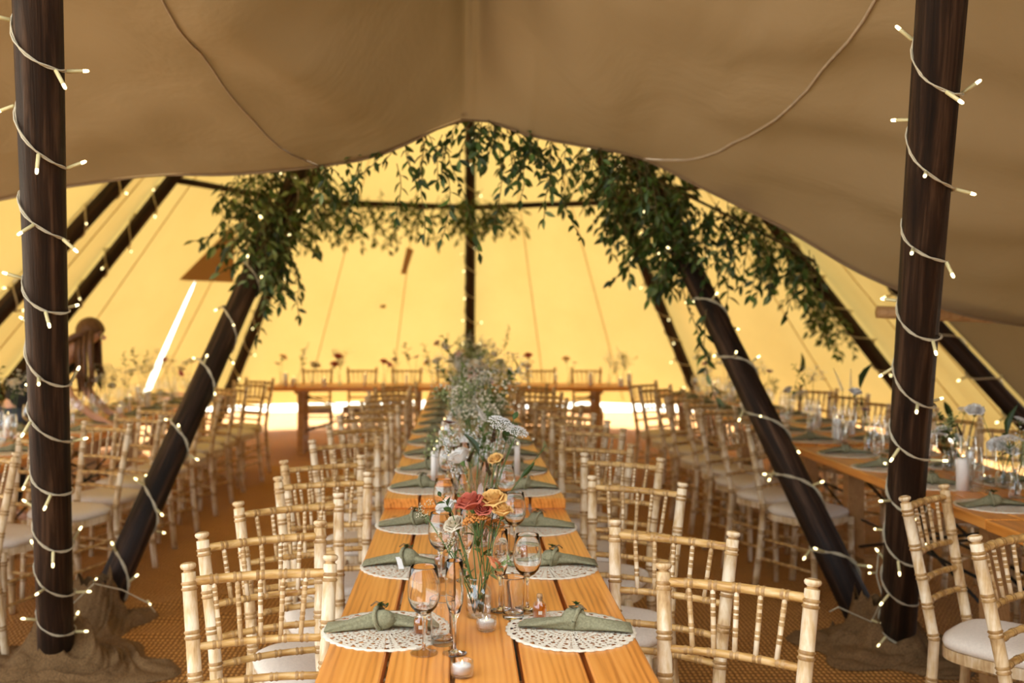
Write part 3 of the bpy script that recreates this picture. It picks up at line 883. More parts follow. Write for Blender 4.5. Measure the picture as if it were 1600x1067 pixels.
light_string('cream string lights spiralling down the thick upright pole in burlap by the slanting pole', NP[0], NP[0].lerp(NA[0], 0.60), 0.0735, 0.055, 0.03, 0.86, 14.5, 48, 2.4,
             loose=[NP[0] + Vector(q) for q in ((0.08, -0.04, 0.28), (0.16, 0.0, 0.36), (0.24, 0.12, 0.30), (0.33, 0.2, 0.22), (0.36, 0.22, 0.17))])
light_string('cream string lights spiralling down the upright pole in front of the bare-ended pine table', NP[1], NP[1].lerp(NA[1], 0.60), 0.075, 0.056, 0.03, 0.86, 14.0, 46, 1.2,
             loose=[NP[1] + Vector(q) for q in ((-0.09, -0.03, 0.45), (-0.12, -0.08, 0.36), (-0.10, -0.1, 0.26), (-0.16, -0.12, 0.16), (-0.30, -0.1, 0.22), (-0.34, -0.1, 0.20))])
for i, lb in ((0, 'string lights around the leafy slanting pole beside the bending woman'), (8, 'string lights around the slanting pole beside the round-seated chairs')):
    light_string(lb, pole_pt(i, 1.0), pole_pt(i, 0.35), 0.078, 0.064, 0.03, 0.8, 10.5, 38, 0.6 + i, wr=0.0045, bs=1.25, gap=0.006)
for i, lb in ((1, 'string lights on the far pole behind the thick upright pole'), (2, 'string lights on the far pole crossing behind the bending woman'), (4, 'string lights on the middle pole of the glowing canvas'),
              (3, 'string lights on the slim pole behind the leafy slanting pole'), (5, 'string lights on the slim pole behind the ivy-hung slanting pole'),
              (6, 'string lights on the greenery-draped pole beside the crowded glass table'), (7, 'string lights on the pole below the wooden spreader bar')):
    light_string(lb, pole_pt(i, 1.0), pole_pt(i, 0.3), 0.075, 0.064, 0.1, 0.95, 12, 26, i * 0.9, wr=0.007, bs=1.6, twist=False, gap=0.008, group='far pole lights')

# ------------------------------------------------------------------ leafy garlands
def leaf_geo(mb, M, mi, ln=1.0, wd=0.40, fold=0.10):
    st = [(0.0, 0.02), (0.15, 0.55), (0.38, 1.0), (0.65, 0.8), (0.86, 0.36), (1.0, 0.0)]
    vs = []; fs = []
    for t, w in st:
        bend = -0.16 * t * t
        vs += [M @ Vector((-w * wd * 0.5 * ln, t * ln, (fold * w + bend) * ln)), M @ Vector((0, t * ln, bend * ln)), M @ Vector((w * wd * 0.5 * ln, t * ln, (fold * w + bend) * ln))]
    for i in range(len(st) - 1):
        a = i * 3
        fs += [(a, a + 1, a + 4, a + 3), (a + 1, a + 2, a + 5, a + 4)]
    mb.add(vs, fs, mi)
LEAF = {}
for nm in ('leaf_dark', 'leaf_mid', 'leaf_pale'):
    m = MB(); leaf_geo(m, Matrix(), 0); LEAF[nm] = m.mesh(nm, nm)
def frame(dr, up):
    y = dr.normalized(); z = up - y * up.dot(y)
    if z.length < 1e-3: z = y.orthogonal()
    z.normalize(); x = y.cross(z)
    return Matrix((x, y, z)).transposed()
def catmull(pts, t):
    k = len(pts) - 1; f = min(k - 1e-6, max(0, t * k)); i = int(f); u = f - i
    return pts[i].lerp(pts[i + 1], u)
def garland(label, path, spread, nsprig, leaf, length, down, seed, pal=0.12, side=(0, 0, 0), strands=()):
    rn = random.Random(seed)
    path = [Vector(p) for p in path]
    root = thing('leaf_garland', label, 'garland', path[0], group='leafy garlands')
    org = path[0]
    ms = MB(); leaves = []
    ms.tube([p - org for p in [catmull(path, k / 40) for k in range(41)]], 0.009, 5)
    def sprig(p, dr, ln, lf):
        pts = [p]; d = dr.normalized(); st = 0.035 * (leaf / 0.07)
        n = max(2, int(ln / st))
        for i in range(n):
            d = (d + Vector((rn.uniform(-.22, .22), rn.uniform(-.22, .22), rn.uniform(-.2, .14) - 0.05 * down))).normalized()
            p = p + d * st; pts.append(p)
            s = 1 if i % 2 else -1
            sd = d.cross(Vector((0, 0, 1)))
            if sd.length < 0.2: sd = d.cross(Vector((0, 1, 0)))
            sd = (sd.normalized() * s + d * 0.7 + Vector((rn.uniform(-.5, .5), rn.uniform(-.5, .5), rn.uniform(-.7, .2)))).normalized()
            leaves.append((p.copy(), sd, Vector((rn.uniform(-.9, .9), rn.uniform(-1.0, 0.3), rn.uniform(0.1, 1))), lf * rn.uniform(0.65, 1.2)))
        leaves.append((p.copy(), d, Vector((rn.uniform(-.5, .5), -0.6, 0.6)), lf))
        ms.tube([q - org for q in pts], 0.0022 * leaf / 0.06, 4, cap=False)
    for i in range(nsprig):
        t = rn.random(); sp = interp(spread, t)
        p = catmull(path, t) + Vector((rn.gauss(0, sp * 0.45), rn.gauss(0, sp * 0.35), rn.gauss(0, sp * 0.4)))
        dr = Vector((rn.uniform(-1, 1), rn.uniform(-0.8, 0.5), rn.uniform(-1, 0.5) - down)) + Vector(side)
        sprig(p, dr, length * rn.uniform(0.4, 1.1), leaf)
    for (a, ln) in strands:
        sprig(Vector(a), Vector((rn.uniform(-.25, .25), rn.uniform(-.1, .1), -1)), ln, leaf)
    part('vine', ms.mesh('vine', 'twig'), root)
    leaves.sort(key=lambda q: q[0].y - q[3] * 20)
    rest = MB()
    names = ['leaf_dark', 'leaf_mid', 'leaf_pale']
    for k, (p, d, up, ls) in enumerate(leaves):
        r = rn.random(); mi = 2 if r < pal else (1 if r < 0.45 else 0)
        R3 = frame(d, up)
        if k < 290:
            o = part('leaf', LEAF[names[mi]], root, loc=p - org, scale=(ls, ls, ls)); o.rotation_euler = R3.to_euler()
        else:
            leaf_geo(rest, Matrix.Translation(p - org) @ R3.to_4x4(), mi, ls)
    if rest.v:
        o = part('foliage', rest.mesh('foliage', names), root); o['kind'] = 'stuff'
    return root
pz = Vector((0, -0.10, 0.0))
garland('thick leafy garland hanging around the slanting pole above the brown flap', [pole_pt(0, s) + pz + Vector((dx, 0, 0)) for s, dx in ((0.60, -0.14), (0.63, -0.12), (0.66, -0.06), (0.69, 0.0), (0.715, 0.03))],
        [(0, 0.36), (0.35, 0.34), (0.7, 0.24), (1, 0.10)], 150, 0.080, 0.36, 0.7, 3, 0.30, strands=[(pole_pt(0, 0.72) + Vector((0.08, -0.1, 0)), 0.5), (pole_pt(0, 0.7) + Vector((0.18, -0.1, 0)), 0.45), (pole_pt(0, 0.62) + Vector((-0.42, -0.1, -.05)), 0.4)])
garland('leafy swag hanging from the middle of the canopy hem', [edge_pt(U * lerp(-0.75, 0.95, k / 17)) + Vector((0, 0.04, 0.02)) for k in range(18)],
        [(0, 0.06), (0.5, 0.10), (0.8, 0.07), (1, 0.08)], 72, 0.062, 0.26, 0.9, 5, 0.03,
        strands=[(pixd(790, 235, 5.3 * U), 0.42), (pixd(690, 225, 5.25 * U), 0.5), (pixd(665, 240, 5.25 * U), 0.42), (pixd(700, 240, 5.25 * U), 0.55), (pixd(620, 255, 5.25 * U), 0.30), (pixd(560, 262, 5.25 * U), 0.34), (pixd(815, 240, 5.3 * U), 0.25), (pixd(860, 255, 5.3 * U), 0.3), (pixd(880, 262, 5.3 * U), 0.4)])
garland('thickest leafy garland clothing the slanting pole beside the bare beam', [pole_pt(8, s) + pz + Vector((dx, 0, 0)) for s, dx in ((0.575, -0.10), (0.61, -0.06), (0.64, -0.03), (0.675, -0.02), (0.71, -0.02))],
        [(0, 0.34), (0.4, 0.32), (0.7, 0.20), (1, 0.08)], 165, 0.076, 0.38, 0.7, 8, 0.06, side=(-0.15, 0, 0),
        strands=[(pole_pt(8, 0.74) + Vector((-0.12, -0.1, 0)), 0.45), (pole_pt(8, 0.76) + Vector((-0.05, -0.12, 0)), 0.55), (pole_pt(8, 0.68) + Vector((-0.3, -0.1, 0)), 0.35), (pole_pt(8, 0.66) + Vector((0.25, -0.1, 0)), 0.5), (pole_pt(8, 0.68) + Vector((0.3, -0.1, 0)), 0.55)])
garland('loose leafy garland trailing along the dark beam beside the middle pole', [pixd(x, y, D * U) for x, y, D in ((455, 310, 12.1), (540, 322, 12.3), (640, 328, 12.5), (735, 322, 12.9), (800, 324, 12.7))],
        [(0, 0.36), (0.3, 0.30), (0.7, 0.22), (1, 0.10)], 150, 0.092, 0.42, 0.8, 13, 0.1)
garland('leafy garland climbing under the canopy hem between two slanting poles', [edge_pt(U * x) + Vector((0, 1.03, 0.178)) for x in (1.0, 1.4, 1.8, 2.2)],
        [(0, 0.14), (1, 0.10)], 62, 0.068, 0.34, 0.9, 17, 0.05, strands=[(pixd(1130, 380, 6.4 * U), 0.5), (pixd(1170, 350, 6.3 * U), 0.4), (pixd(1100, 340, 6.3 * U), 0.45)])
garland('slender leafy garland down the far slanting pole beside the crowded glass table', [pole_pt(6, s) + Vector((-0.20, -0.20, 0)) for s in (0.58, 0.63, 0.68, 0.73, 0.78)],
        [(0, 0.22), (0.7, 0.18), (1, 0.08)], 95, 0.088, 0.36, 0.9, 21, 0.05, side=(-0.2, 0, 0))

# ------------------------------------------------------------------ tableware meshes
def double(prof, th):
    """closed wall: outer profile up, inner profile down"""
    inner = [(max(0.0008, r - th), z) for r, z in prof]
    return prof + inner[::-1]
m = MB()
m.lathe([(0.0008, 0.0), (0.028, 0.0), (0.034, 0.0003), (0.036, 0.0015), (0.033, 0.003), (0.014, 0.006), (0.0055, 0.012), (0.0040, 0.030), (0.0040, 0.080), (0.0060, 0.094), (0.010, 0.100)] +
        [(0.022, 0.107), (0.034, 0.121), (0.0415, 0.142), (0.0425, 0.163), (0.0395, 0.190), (0.0345, 0.222), (0.0338, 0.2235), (0.0328, 0.222), (0.0378, 0.190), (0.0408, 0.163), (0.0398, 0.143), (0.032, 0.123), (0.018, 0.111), (0.0008, 0.108)], 28)
WINE = m.mesh('wine_glass', 'glass_thin'); WINE_N = m.mesh('wine_glass', 'glass_clear')
m = MB()
m.lathe([(0.0008, 0.0), (0.030, 0.0), (0.032, 0.0015), (0.028, 0.003), (0.010, 0.007), (0.0045, 0.014), (0.0040, 0.075), (0.0065, 0.090),
         (0.014, 0.105), (0.0215, 0.130), (0.0245, 0.160), (0.0240, 0.195), (0.0215, 0.238), (0.0208, 0.239), (0.0200, 0.238), (0.0225, 0.195), (0.0230, 0.160), (0.0200, 0.131), (0.012, 0.108), (0.0008, 0.102)], 24)
FLUTE = m.mesh('champagne_flute', 'glass_thin'); FLUTE_N = m.mesh('champagne_flute', 'glass_clear')
m = MB()
m.lathe([(0.0008, 0.0), (0.022, 0.0), (0.0285, 0.0003), (0.0300, 0.0012), (0.0306, 0.004), (0.0308, 0.009), (0.0335, 0.111), (0.0337, 0.1160), (0.0333, 0.1185), (0.0326, 0.1185), (0.0322, 0.1160), (0.0320, 0.111), (0.0293, 0.022), (0.0288, 0.0180), (0.0270, 0.0148), (0.0220, 0.0135), (0.0008, 0.013)], 40)
TUMB = m.mesh('tumbler', 'glass_thin'); TUMB_N = m.mesh('tumbler', 'glass_clear')
m = MB(); nn = 144
rings = [0.0, 0.03, 0.06, 0.09, 0.12, 0.145, 0.165, 1.0]
vs = [Vector((0, 0, 0.0032))]
def sc(a): return 0.174 + 0.0055 * abs(sin(a * 18))
for r in rings[1:]:
    for k in range(nn):
        a = 2 * pi * k / nn; q = sc(a) if r == 1.0 else r
        vs.append(Vector((q * cos(a), q * sin(a), 0.0032)))
fs = [(0, 1 + k, 1 + (k + 1) % nn) for k in range(nn)]
for i in range(len(rings) - 2):
    for k in range(nn): fs.append((1 + i * nn + k, 1 + (i + 1) * nn + k, 1 + (i + 1) * nn + (k + 1) % nn, 1 + i * nn + (k + 1) % nn))
bt = 1 + (len(rings) - 2) * nn
for k in range(nn): vs.append(Vector((vs[bt + k].x, vs[bt + k].y, 0.0)))
for k in range(nn): fs.append((bt + k, len(vs) - nn + k, len(vs) - nn + (k + 1) % nn, bt + (k + 1) % nn))
m.add(vs, fs)
DOILY = m.mesh('crochet_mat', 'crochet_cotton')
def napkin_mesh(seed):
    rn = random.Random(seed); m = MB()
    st = [(-0.175, 0.048, 0.004), (-0.15, 0.044, 0.007), (-0.11, 0.034, 0.011), (-0.07, 0.026, 0.015), (-0.035, 0.020, 0.018), (-0.015, 0.022, 0.022), (0.012, 0.020, 0.020), (0.04, 0.022, 0.017), (0.08, 0.028, 0.013), (0.12, 0.030, 0.010), (0.155, 0.026, 0.007), (0.178, 0.014, 0.003)]
    vs = []; n = 18
    for i, (x, w, h) in enumerate(st):
        for k in range(n):
            a = 2 * pi * k / n
            f = 1 + 0.22 * sin(3 * a + i * 0.5 + seed) + 0.10 * noise.noise((x * 30, a * 2, seed))
            y = cos(a) * w * f + 0.012 * sin(x * 14 + seed); z = h + sin(a) * h * f + 0.004
            vs.append(Vector((x, y, max(0.003, z))))
    fs = [tuple(range(n))[::-1], tuple((len(st) - 1) * n + k for k in range(n))]
    for i in range(len(st) - 1):
        for k in range(n): fs.append((i * n + k, i * n + (k + 1) % n, (i + 1) * n + (k + 1) % n, (i + 1) * n + k))
    m.add(vs, fs)
    return m.mesh('napkin_fold', 'sage_linen')
def knot_mesh(seed):
    m = MB()
    def P(u, v):
        a = 2 * pi * u; b = pi * v
        rx = 0.034 * (1 + 0.12 * noise.noise((cos(a) * 2, sin(a) * 2 + seed, v * 4)) + 0.10 * sin(2 * b + 2 * a))
        return Vector((0.004 + rx * cos(b), 0.030 * sin(b) * cos(a), max(0.003, 0.030 + 0.027 * sin(b) * sin(a) * (1 + 0.15 * sin(3 * a + seed)))))
    m.grid(P, 20, 12)
    pts = []
    for k in range(17):
        a = 2 * pi * k / 16
        pts.append(Vector((-0.006 + 0.014 * cos(a + 0.6), 0.030 * cos(a), 0.031 + 0.029 * sin(a))))
    m.tube(pts, 0.0065, 6, cap=False)
    return m.mesh('knot', 'sage_linen')
NAPS = [(napkin_mesh(k), knot_mesh(k)) for k in range(4)]
m = MB(); m.tube([(0.0, 0.0, 0.055), (0.015, 0.006, 0.063), (-0.02, 0.012, 0.072), (-0.035, 0.01, 0.060)], 0.0022, 5)
for k in range(7):
    a = k * 0.9
    leaf_geo(m, Matrix.Translation((-0.004 * k + 0.012, 0.004 * sin(a), 0.060 + 0.001 * k)) @ Matrix.Rotation(a, 4, 'Z') @ Matrix.Rotation(0.5, 4, 'X'), 1, 0.024, 0.4)
SPRIG = m.mesh('herb_sprig', ['twine', 'leaf_dark'])
m = MB(); m.box((0, 0, 0), (0.018, 0.06, 0.0012)); TAGM = m.mesh('name_tag', 'card_white', False)
# small bottle with cork
m = MB(); m.lathe([(0.0008, 0.0), (0.017, 0.0), (0.020, 0.003), (0.0205, 0.034), (0.018, 0.043), (0.010, 0.051), (0.0085, 0.054), (0.0092, 0.060), (0.0085, 0.0605), (0.0075, 0.059), (0.0072, 0.053), (0.016, 0.042), (0.0188, 0.034), (0.0185, 0.004), (0.0008, 0.0025)], 20)
BOT = m.mesh('bottle_glass', 'glass_thin')
m = MB(); m.lathe([(0.0005, 0.0028), (0.0180, 0.0040), (0.0184, 0.034), (0.0175, 0.037), (0.0005, 0.037)], 20); HON = m.mesh('amber_liquid', 'honey_body' if 'honey_body' in MATS else 'honey')
m = MB(); m.lathe([(0.0070, 0.050), (0.0072, 0.060), (0.0085, 0.062), (0.0082, 0.070), (0.0005, 0.071)], 12); CORK = m.mesh('cork', 'cork')
m = MB(); m.add([Vector((0.0208 * sin(a), -0.0208 * cos(a), z)) for z in (0.017, 0.027) for a in (-0.25, -0.12, 0.02, 0.16, 0.28)], [(i, i + 1, i + 6, i + 5) for i in range(4)]); BLAB = m.mesh('paper_label', 'petal_cream')
# tealight
m = MB(); m.lathe([(0.0008, 0.0), (0.024, 0.0), (0.0262, 0.003), (0.0275, 0.036), (0.0265, 0.0375), (0.0250, 0.036), (0.0240, 0.010), (0.0008, 0.008)], 32); TCUP = m.mesh('glass_cup', 'glass_thin')
m = MB()
for k in range(36):
    a = 2 * pi * k / 36
    m.tube([(0.0262 * cos(a), 0.0262 * sin(a), 0.005), (0.0272 * cos(a), 0.0272 * sin(a), 0.026)], 0.0008, 4)
TRIB = m.mesh('ribs', 'glass_thin')
m = MB(); m.lathe([(0.0005, 0.009), (0.0228, 0.009), (0.0236, 0.025), (0.0215, 0.027), (0.0005, 0.026)], 24); TWAX = m.mesh('wax', 'wax_white')
m = MB(); m.lathe([(0.0004, 0.027), (0.0019, 0.029), (0.0022, 0.032), (0.0012, 0.036), (0.0002, 0.039)], 8); TFL = m.mesh('flame', 'flame')
def candle_mesh(r, h):
    m = MB(); m.lathe([(0.0005, 0), (r, 0), (r, h - 0.004), (r - 0.003, h), (r * 0.5, h - 0.004), (0.0005, h - 0.005)], 20)
    return m.mesh('wax', 'wax_white')
CAND = {'pillar': (0.030, 0.16), 'slim': (0.015, 0.15), 'short': (0.034, 0.10)}
CANDM = {k: candle_mesh(*v) for k, v in CAND.items()}
m = MB(); m.tube([(0, 0, -0.006), (0.001, 0, 0.004), (0.002, 0, 0.010)], 0.0012, 5); WICK = m.mesh('wick', 'twine')
def candle(kind, p, label, group, lit=True):
    r, h = CAND[kind]
    t = thing('pillar_candle', label, 'candle', p, group=group, scale=(KT,) * 3)
    part('wax', CANDM[kind], t); part('wick', WICK, t, loc=(0, 0, h))
    if lit: part('flame', TFL, t, loc=(0.002, 0, h - 0.020), scale=(1.3, 1.3, 1.0))
    return t
def tealight(p, label, group):
    t = thing('tealight', label, 'candle', p, group=group, scale=(KT,) * 3)
    c = part('glass_cup', TCUP, t); part('ribs', TRIB, c); part('wax', TWAX, t); part('flame', TFL, t)
    return t
def single(name, me, p, rz, label, cat, group):
    return tag(obj(name, me, None, p, (0, 0, rz), (KT,) * 3), label, cat, group)
def honey(p, label, group):
    t = thing('corked_bottle', label, 'bottle', p, group=group, scale=(KT,) * 3)
    part('bottle_glass', BOT, t); part('amber_liquid', HON, t); part('cork', CORK, t); part('paper_label', BLAB, t)
    return t
def napkin(p, rz, label, group, k, card=False):
    t = thing('napkin', label, 'napkin', p, (0, 0, rz), group, (KT,) * 3)
    part('napkin_fold', NAPS[k % 4][0], t, scale=(0.88, 0.9, 1)); part('knot', NAPS[k % 4][1], t); part('herb_sprig', SPRIG, t, rot=(0, 0, random.uniform(-.5, .5)))
    if card: part('name_tag', TAGM, t, loc=(-0.02, -0.055, 0.022), rot=(radians(28), 0, 0.35))
    return t
NAPC = [0]
def setting(x, y, z, side, where, gk, mats=True, card=False, jit=0.012, parts_lbl=None, bottle=True):
    """one place setting; side +1: the guest faces +X, -1: the guest faces -X"""
    j = lambda: random.uniform(-jit, jit)
    x *= KT; y *= KT
    rz = (0 if side > 0 else pi)
    lb = parts_lbl or {}
    single('crochet_mat', DOILY, (x + j(), y + j(), z), random.uniform(0, 6), lb.get('mat', 'round cream crochet mat ' + where), 'place mat', 'crochet mats ' + gk)
    NAPC[0] += 1
    napkin((x + 0.012 * -side + j(), y + j(), z + 0.002), rz + random.uniform(-.12, .12), lb.get('napkin', 'knotted sage green napkin ' + where), 'napkins ' + gk, NAPC[0], card)
    near = y < 4.3 and abs(x) < 1
    for nm, me, dx, dy, lbl in (('wine_glass', WINE_N if near else WINE, 0.106, -0.19, 'empty wine glass '), ('champagne_flute', FLUTE_N if near else FLUTE, 0.190, -0.185, 'slim champagne flute '), ('tumbler', TUMB_N if near else TUMB, 0.158, -0.115, 'straight clear tumbler ')):
        single(nm, me, (x + side * KT * dx + j(), y + side * KT * dy + j(), z), random.uniform(0, 6), lb.get(nm, lbl + where), 'glass', nm.replace('_', ' ') + ' set, ' + gk)
    if bottle:
        honey((x + KT * 0.095 + j(), y - KT * 0.035 + j(), z + 0.002) if side > 0 else (x - KT * 0.080, y + KT * 0.10, z + 0.002), lb.get('bottle', 'little corked amber bottle ' + where), 'corked bottles ' + gk)
def near_lbl(w): return {'mat': 'crochet mat ' + w, 'napkin': 'sage napkin ' + w, 'wine_glass': 'empty wine glass ' + w, 'champagne_flute': 'slim champagne flute ' + w, 'tumbler': 'straight tumbler ' + w, 'bottle': 'amber bottle ' + w}
setting(-0.203, 2.742, T1Z, 1, '', 'tealight table', jit=0.003, parts_lbl=near_lbl('next to the two tealights, opposite the clear honey bottle'))
setting(0.305, 2.742, T1Z, -1, '', 'tealight table', jit=0.003, parts_lbl=near_lbl('of the nearest setting across from the two tealights'))
setting(-0.17, 3.449, T1Z, 1, '', 'tealight table', jit=0.003, card=True, parts_lbl=near_lbl('of the setting whose napkin carries a white name tag'))
setting(0.30, 3.449, T1Z, -1, '', 'tealight table', jit=0.003, parts_lbl=near_lbl('of the setting opposite the white name tag'))
setting(-0.175, 4.13, T1Z, 1, '', 'tealight table', jit=0.003, parts_lbl=near_lbl('just before the raised tabletop, on the bending woman\'s side'))
setting(0.298, 4.10, T1Z, -1, '', 'tealight table', jit=0.003, parts_lbl=near_lbl('just before the raised tabletop, on the burlap pole\'s side'))
for k in range(11):
    y = 4.74 + 0.575 * k
    if y > 11.0: break
    setting(-0.165, y, T2Z, 1, 'at the ' + ORD[k] + ' setting beyond the raised board, woman\'s side', 'centre row far', bottle=k < 2)
    setting(0.292, y - 0.03, T2Z, -1, 'at the ' + ORD[k] + ' setting beyond the raised board, spreader bar side', 'centre row far', bottle=k < 2)
for k in range(12):
    y = 4.55 + 0.585 * k
    if y > 11.2: break
    z = T1Z if y < 6.65 else T1Z + 0.012
    setting(RX0 / KT + 0.20, y, z, 1, 'at the ' + ORD[k] + ' setting from the upright pole, glass-crowded table, aisle side', 'glass-crowded table', bottle=False)
    setting((RX0 + SW) / KT - 0.20, y + 0.05, z, -1, 'at the ' + ORD[k] + ' setting from the upright pole, glass-crowded table, outer side', 'glass-crowded table', bottle=False)
for k in range(12):
    y = 4.6 + 0.585 * k
    if y > 11.2: break
    setting((LX0 - SW) / KT + 0.20, y, T1Z, 1, 'at the ' + ORD[k] + ' setting of the bending woman\'s table, outer side', 'woman\'s table', bottle=False)
    setting(LX0 / KT - 0.20, y + 0.05, T1Z, -1, 'at the ' + ORD[k] + ' setting of the bending woman\'s table, aisle side', 'woman\'s table', bottle=False)
tealight(pix(722, 1056, T1Z), 'lit tealight in ribbed glass by the champagne flute foot', 'tealights')
tealight(pix(760, 984, T1Z), 'lit tealight in ribbed glass against the clear flower jar', 'tealights')

# ------------------------------------------------------------------ flowers and vases
def jar(prof, n=24):
    m = MB(); m.lathe(double(prof, 0.0022), n); m.lathe([(0.0005, 0.001), (prof[0][0], 0.001)], n)
    return m.mesh('vase', 'glass_thin')
VASES = {'jar': jar([(0.034, 0.0), (0.038, 0.006), (0.039, 0.060), (0.034, 0.078), (0.026, 0.088), (0.026, 0.105), (0.030, 0.112)]),
         'cylinder': jar([(0.046, 0.0), (0.048, 0.005), (0.048, 0.29)]),
         'bud': jar([(0.022, 0.0), (0.026, 0.006), (0.027, 0.060), (0.015, 0.085), (0.011, 0.100), (0.011, 0.140), (0.014, 0.146)]),
         'bottle': jar([(0.030, 0.0), (0.034, 0.008), (0.034, 0.085), (0.016, 0.115), (0.013, 0.17), (0.016, 0.176)])}
VH = {'jar': (0.110, 0.020), 'cylinder': (0.288, 0.036), 'bud': (0.145, 0.007), 'bottle': (0.175, 0.009)}
WAT = {}
for nm, (r, h) in {'jar': (0.035, 0.055), 'cylinder': (0.0445, 0.14), 'bud': (0.0235, 0.05), 'bottle': (0.0305, 0.07)}.items():
    m = MB(); m.lathe([(0.0005, 0.003), (r, 0.004), (r, h), (0.0005, h)], 20); WAT[nm] = m.mesh('water', 'glass_thin')
m = MB(); m.tube([(0, 0, 0), (0.006, 0.003, 0.35), (-0.004, 0.004, 0.7), (0, 0, 1.0)], [0.0018, 0.0017, 0.0015, 0.0014], 5); STEM = m.mesh('stem', 'stem_green')
def rose(mat, layers=((3, 0.007, 0.030, 0.2), (4, 0.013, 0.031, 0.35), (5, 0.019, 0.030, 0.6), (5, 0.025, 0.027, 0.9), (6, 0.030, 0.022, 1.1))):
    m = MB(); rn = random.Random(hash(mat) % 1000 if False else len(mat))
    for li, (n, r, h, fl) in enumerate(layers):
        for k in range(n):
            a0 = 2 * pi * k / n + li * 0.7 + rn.uniform(-.15, .15); wd = 2 * pi / n * 1.35
            def P(u, v):
                a = a0 + (u - 0.5) * wd * (0.5 + 0.6 * sin(pi * min(1, v * 0.75 + 0.1)))
                rad = r * (0.25 + 0.75 * sin(min(1, v * 1.25) * pi / 2)) + fl * 0.008 * max(0, v - 0.7) / 0.3
                z = h * v * (1 - 0.22 * (2 * u - 1) ** 2) - 0.006 * fl * max(0, v - 0.75) / 0.25
                return Vector((rad * cos(a), rad * sin(a), z))
            m.grid(P, 4, 5)
    m.lathe([(0.0005, -0.010), (0.006, -0.006), (0.010, 0.004), (0.008, 0.010)], 8, 1)
    return m.mesh('bloom', [mat, 'stem_green'])
def daisy(mat, n=10, r=0.03, cen='petal_yellow'):
    m = MB()
    for k in range(n):
        leaf_geo(m, Matrix.Rotation(2 * pi * k / n, 4, 'Z') @ Matrix.Rotation(0.35, 4, 'X'), 0, r, 0.55, 0.1)
    m.ball((0, 0, 0.004), 0.008, 8, 1, (1, 1, 0.6))
    return m.mesh('bloom', [mat, cen])
def cluster(mat, r=0.034, n=90, br=0.0036, dome=0.55, arms=True):
    m = MB(); rn = random.Random(n)
    for k in range(n):
        q = sqrt((k + 0.5) / n); a = k * 2.39996
        x, y = r * q * cos(a), r * q * sin(a); z = dome * r * (1 - q * q) + rn.uniform(-.003, .003)
        m.ball((x, y, z), br * rn.uniform(0.75, 1.25), 5, 0)
        if arms and k % 6 == 0: m.tube([(0, 0, -0.035), (x * 0.6, y * 0.6, z * 0.3 - 0.012), (x, y, z)], 0.0007, 3, 1, False)
    return m.mesh('bloom', [mat, 'stem_green'])
def airy(mat, r=0.07, n=70, br=0.0042, seed=1):
    m = MB(); rn = random.Random(seed)
    hubs = [Vector((rn.gauss(0, r * .45), rn.gauss(0, r * .45), rn.uniform(-0.5, 0.8) * r)) for _ in range(9)]
    for h in hubs: m.tube([(0, 0, -r), h * 0.4 + Vector((0, 0, -r * 0.4)), h], 0.0008, 3, 1, False)
    for k in range(n):
        h = hubs[k % 9]; p = h + Vector((rn.gauss(0, r * .22), rn.gauss(0, r * .22), rn.uniform(0, 0.5) * r))
        m.tube([h, p], 0.0005, 3, 1, False); m.ball(p, br * rn.uniform(0.7, 1.3), 5, 0)
    return m.mesh('bloom', [mat, 'stem_green'])
def spike(mat, h=0.14, n=60, r=0.008, br=0.0035):
    m = MB()
    m.tube([(0, 0, 0), (0.004, 0, h * 0.5), (0.0, 0.003, h)], 0.0012, 4, 1)
    for k in range(n):
        t = k / n; a = k * 2.4; rr = r * (1 - 0.75 * t)
        m.ball((rr * cos(a), rr * sin(a), h * t), br * (1.1 - 0.6 * t), 5, 0)
    return m.mesh('bloom', [mat, 'stem_green'])
def foliage(mat, n=9, h=0.16, lf=0.045, wd=0.5):
    m = MB(); m.tube([(0, 0, -0.02), (0.006, 0, h * 0.5), (0, 0.004, h)], 0.0014, 4, 1)
    for k in range(n):
        a = k * 2.4
        leaf_geo(m, Matrix.Translation((0, 0, h * k / n)) @ Matrix.Rotation(a, 4, 'Z') @ Matrix.Rotation(0.6, 4, 'X'), 0, lf * (1.1 - 0.4 * k / n), wd, 0.12)
    return m.mesh('leaf_spray', [mat, 'stem_green'])
def blade(mat):
    m = MB(); leaf_geo(m, Matrix.Rotation(1.35, 4, 'X'), 0, 0.17, 0.22, 0.2); return m.mesh('leaf_blade', mat)
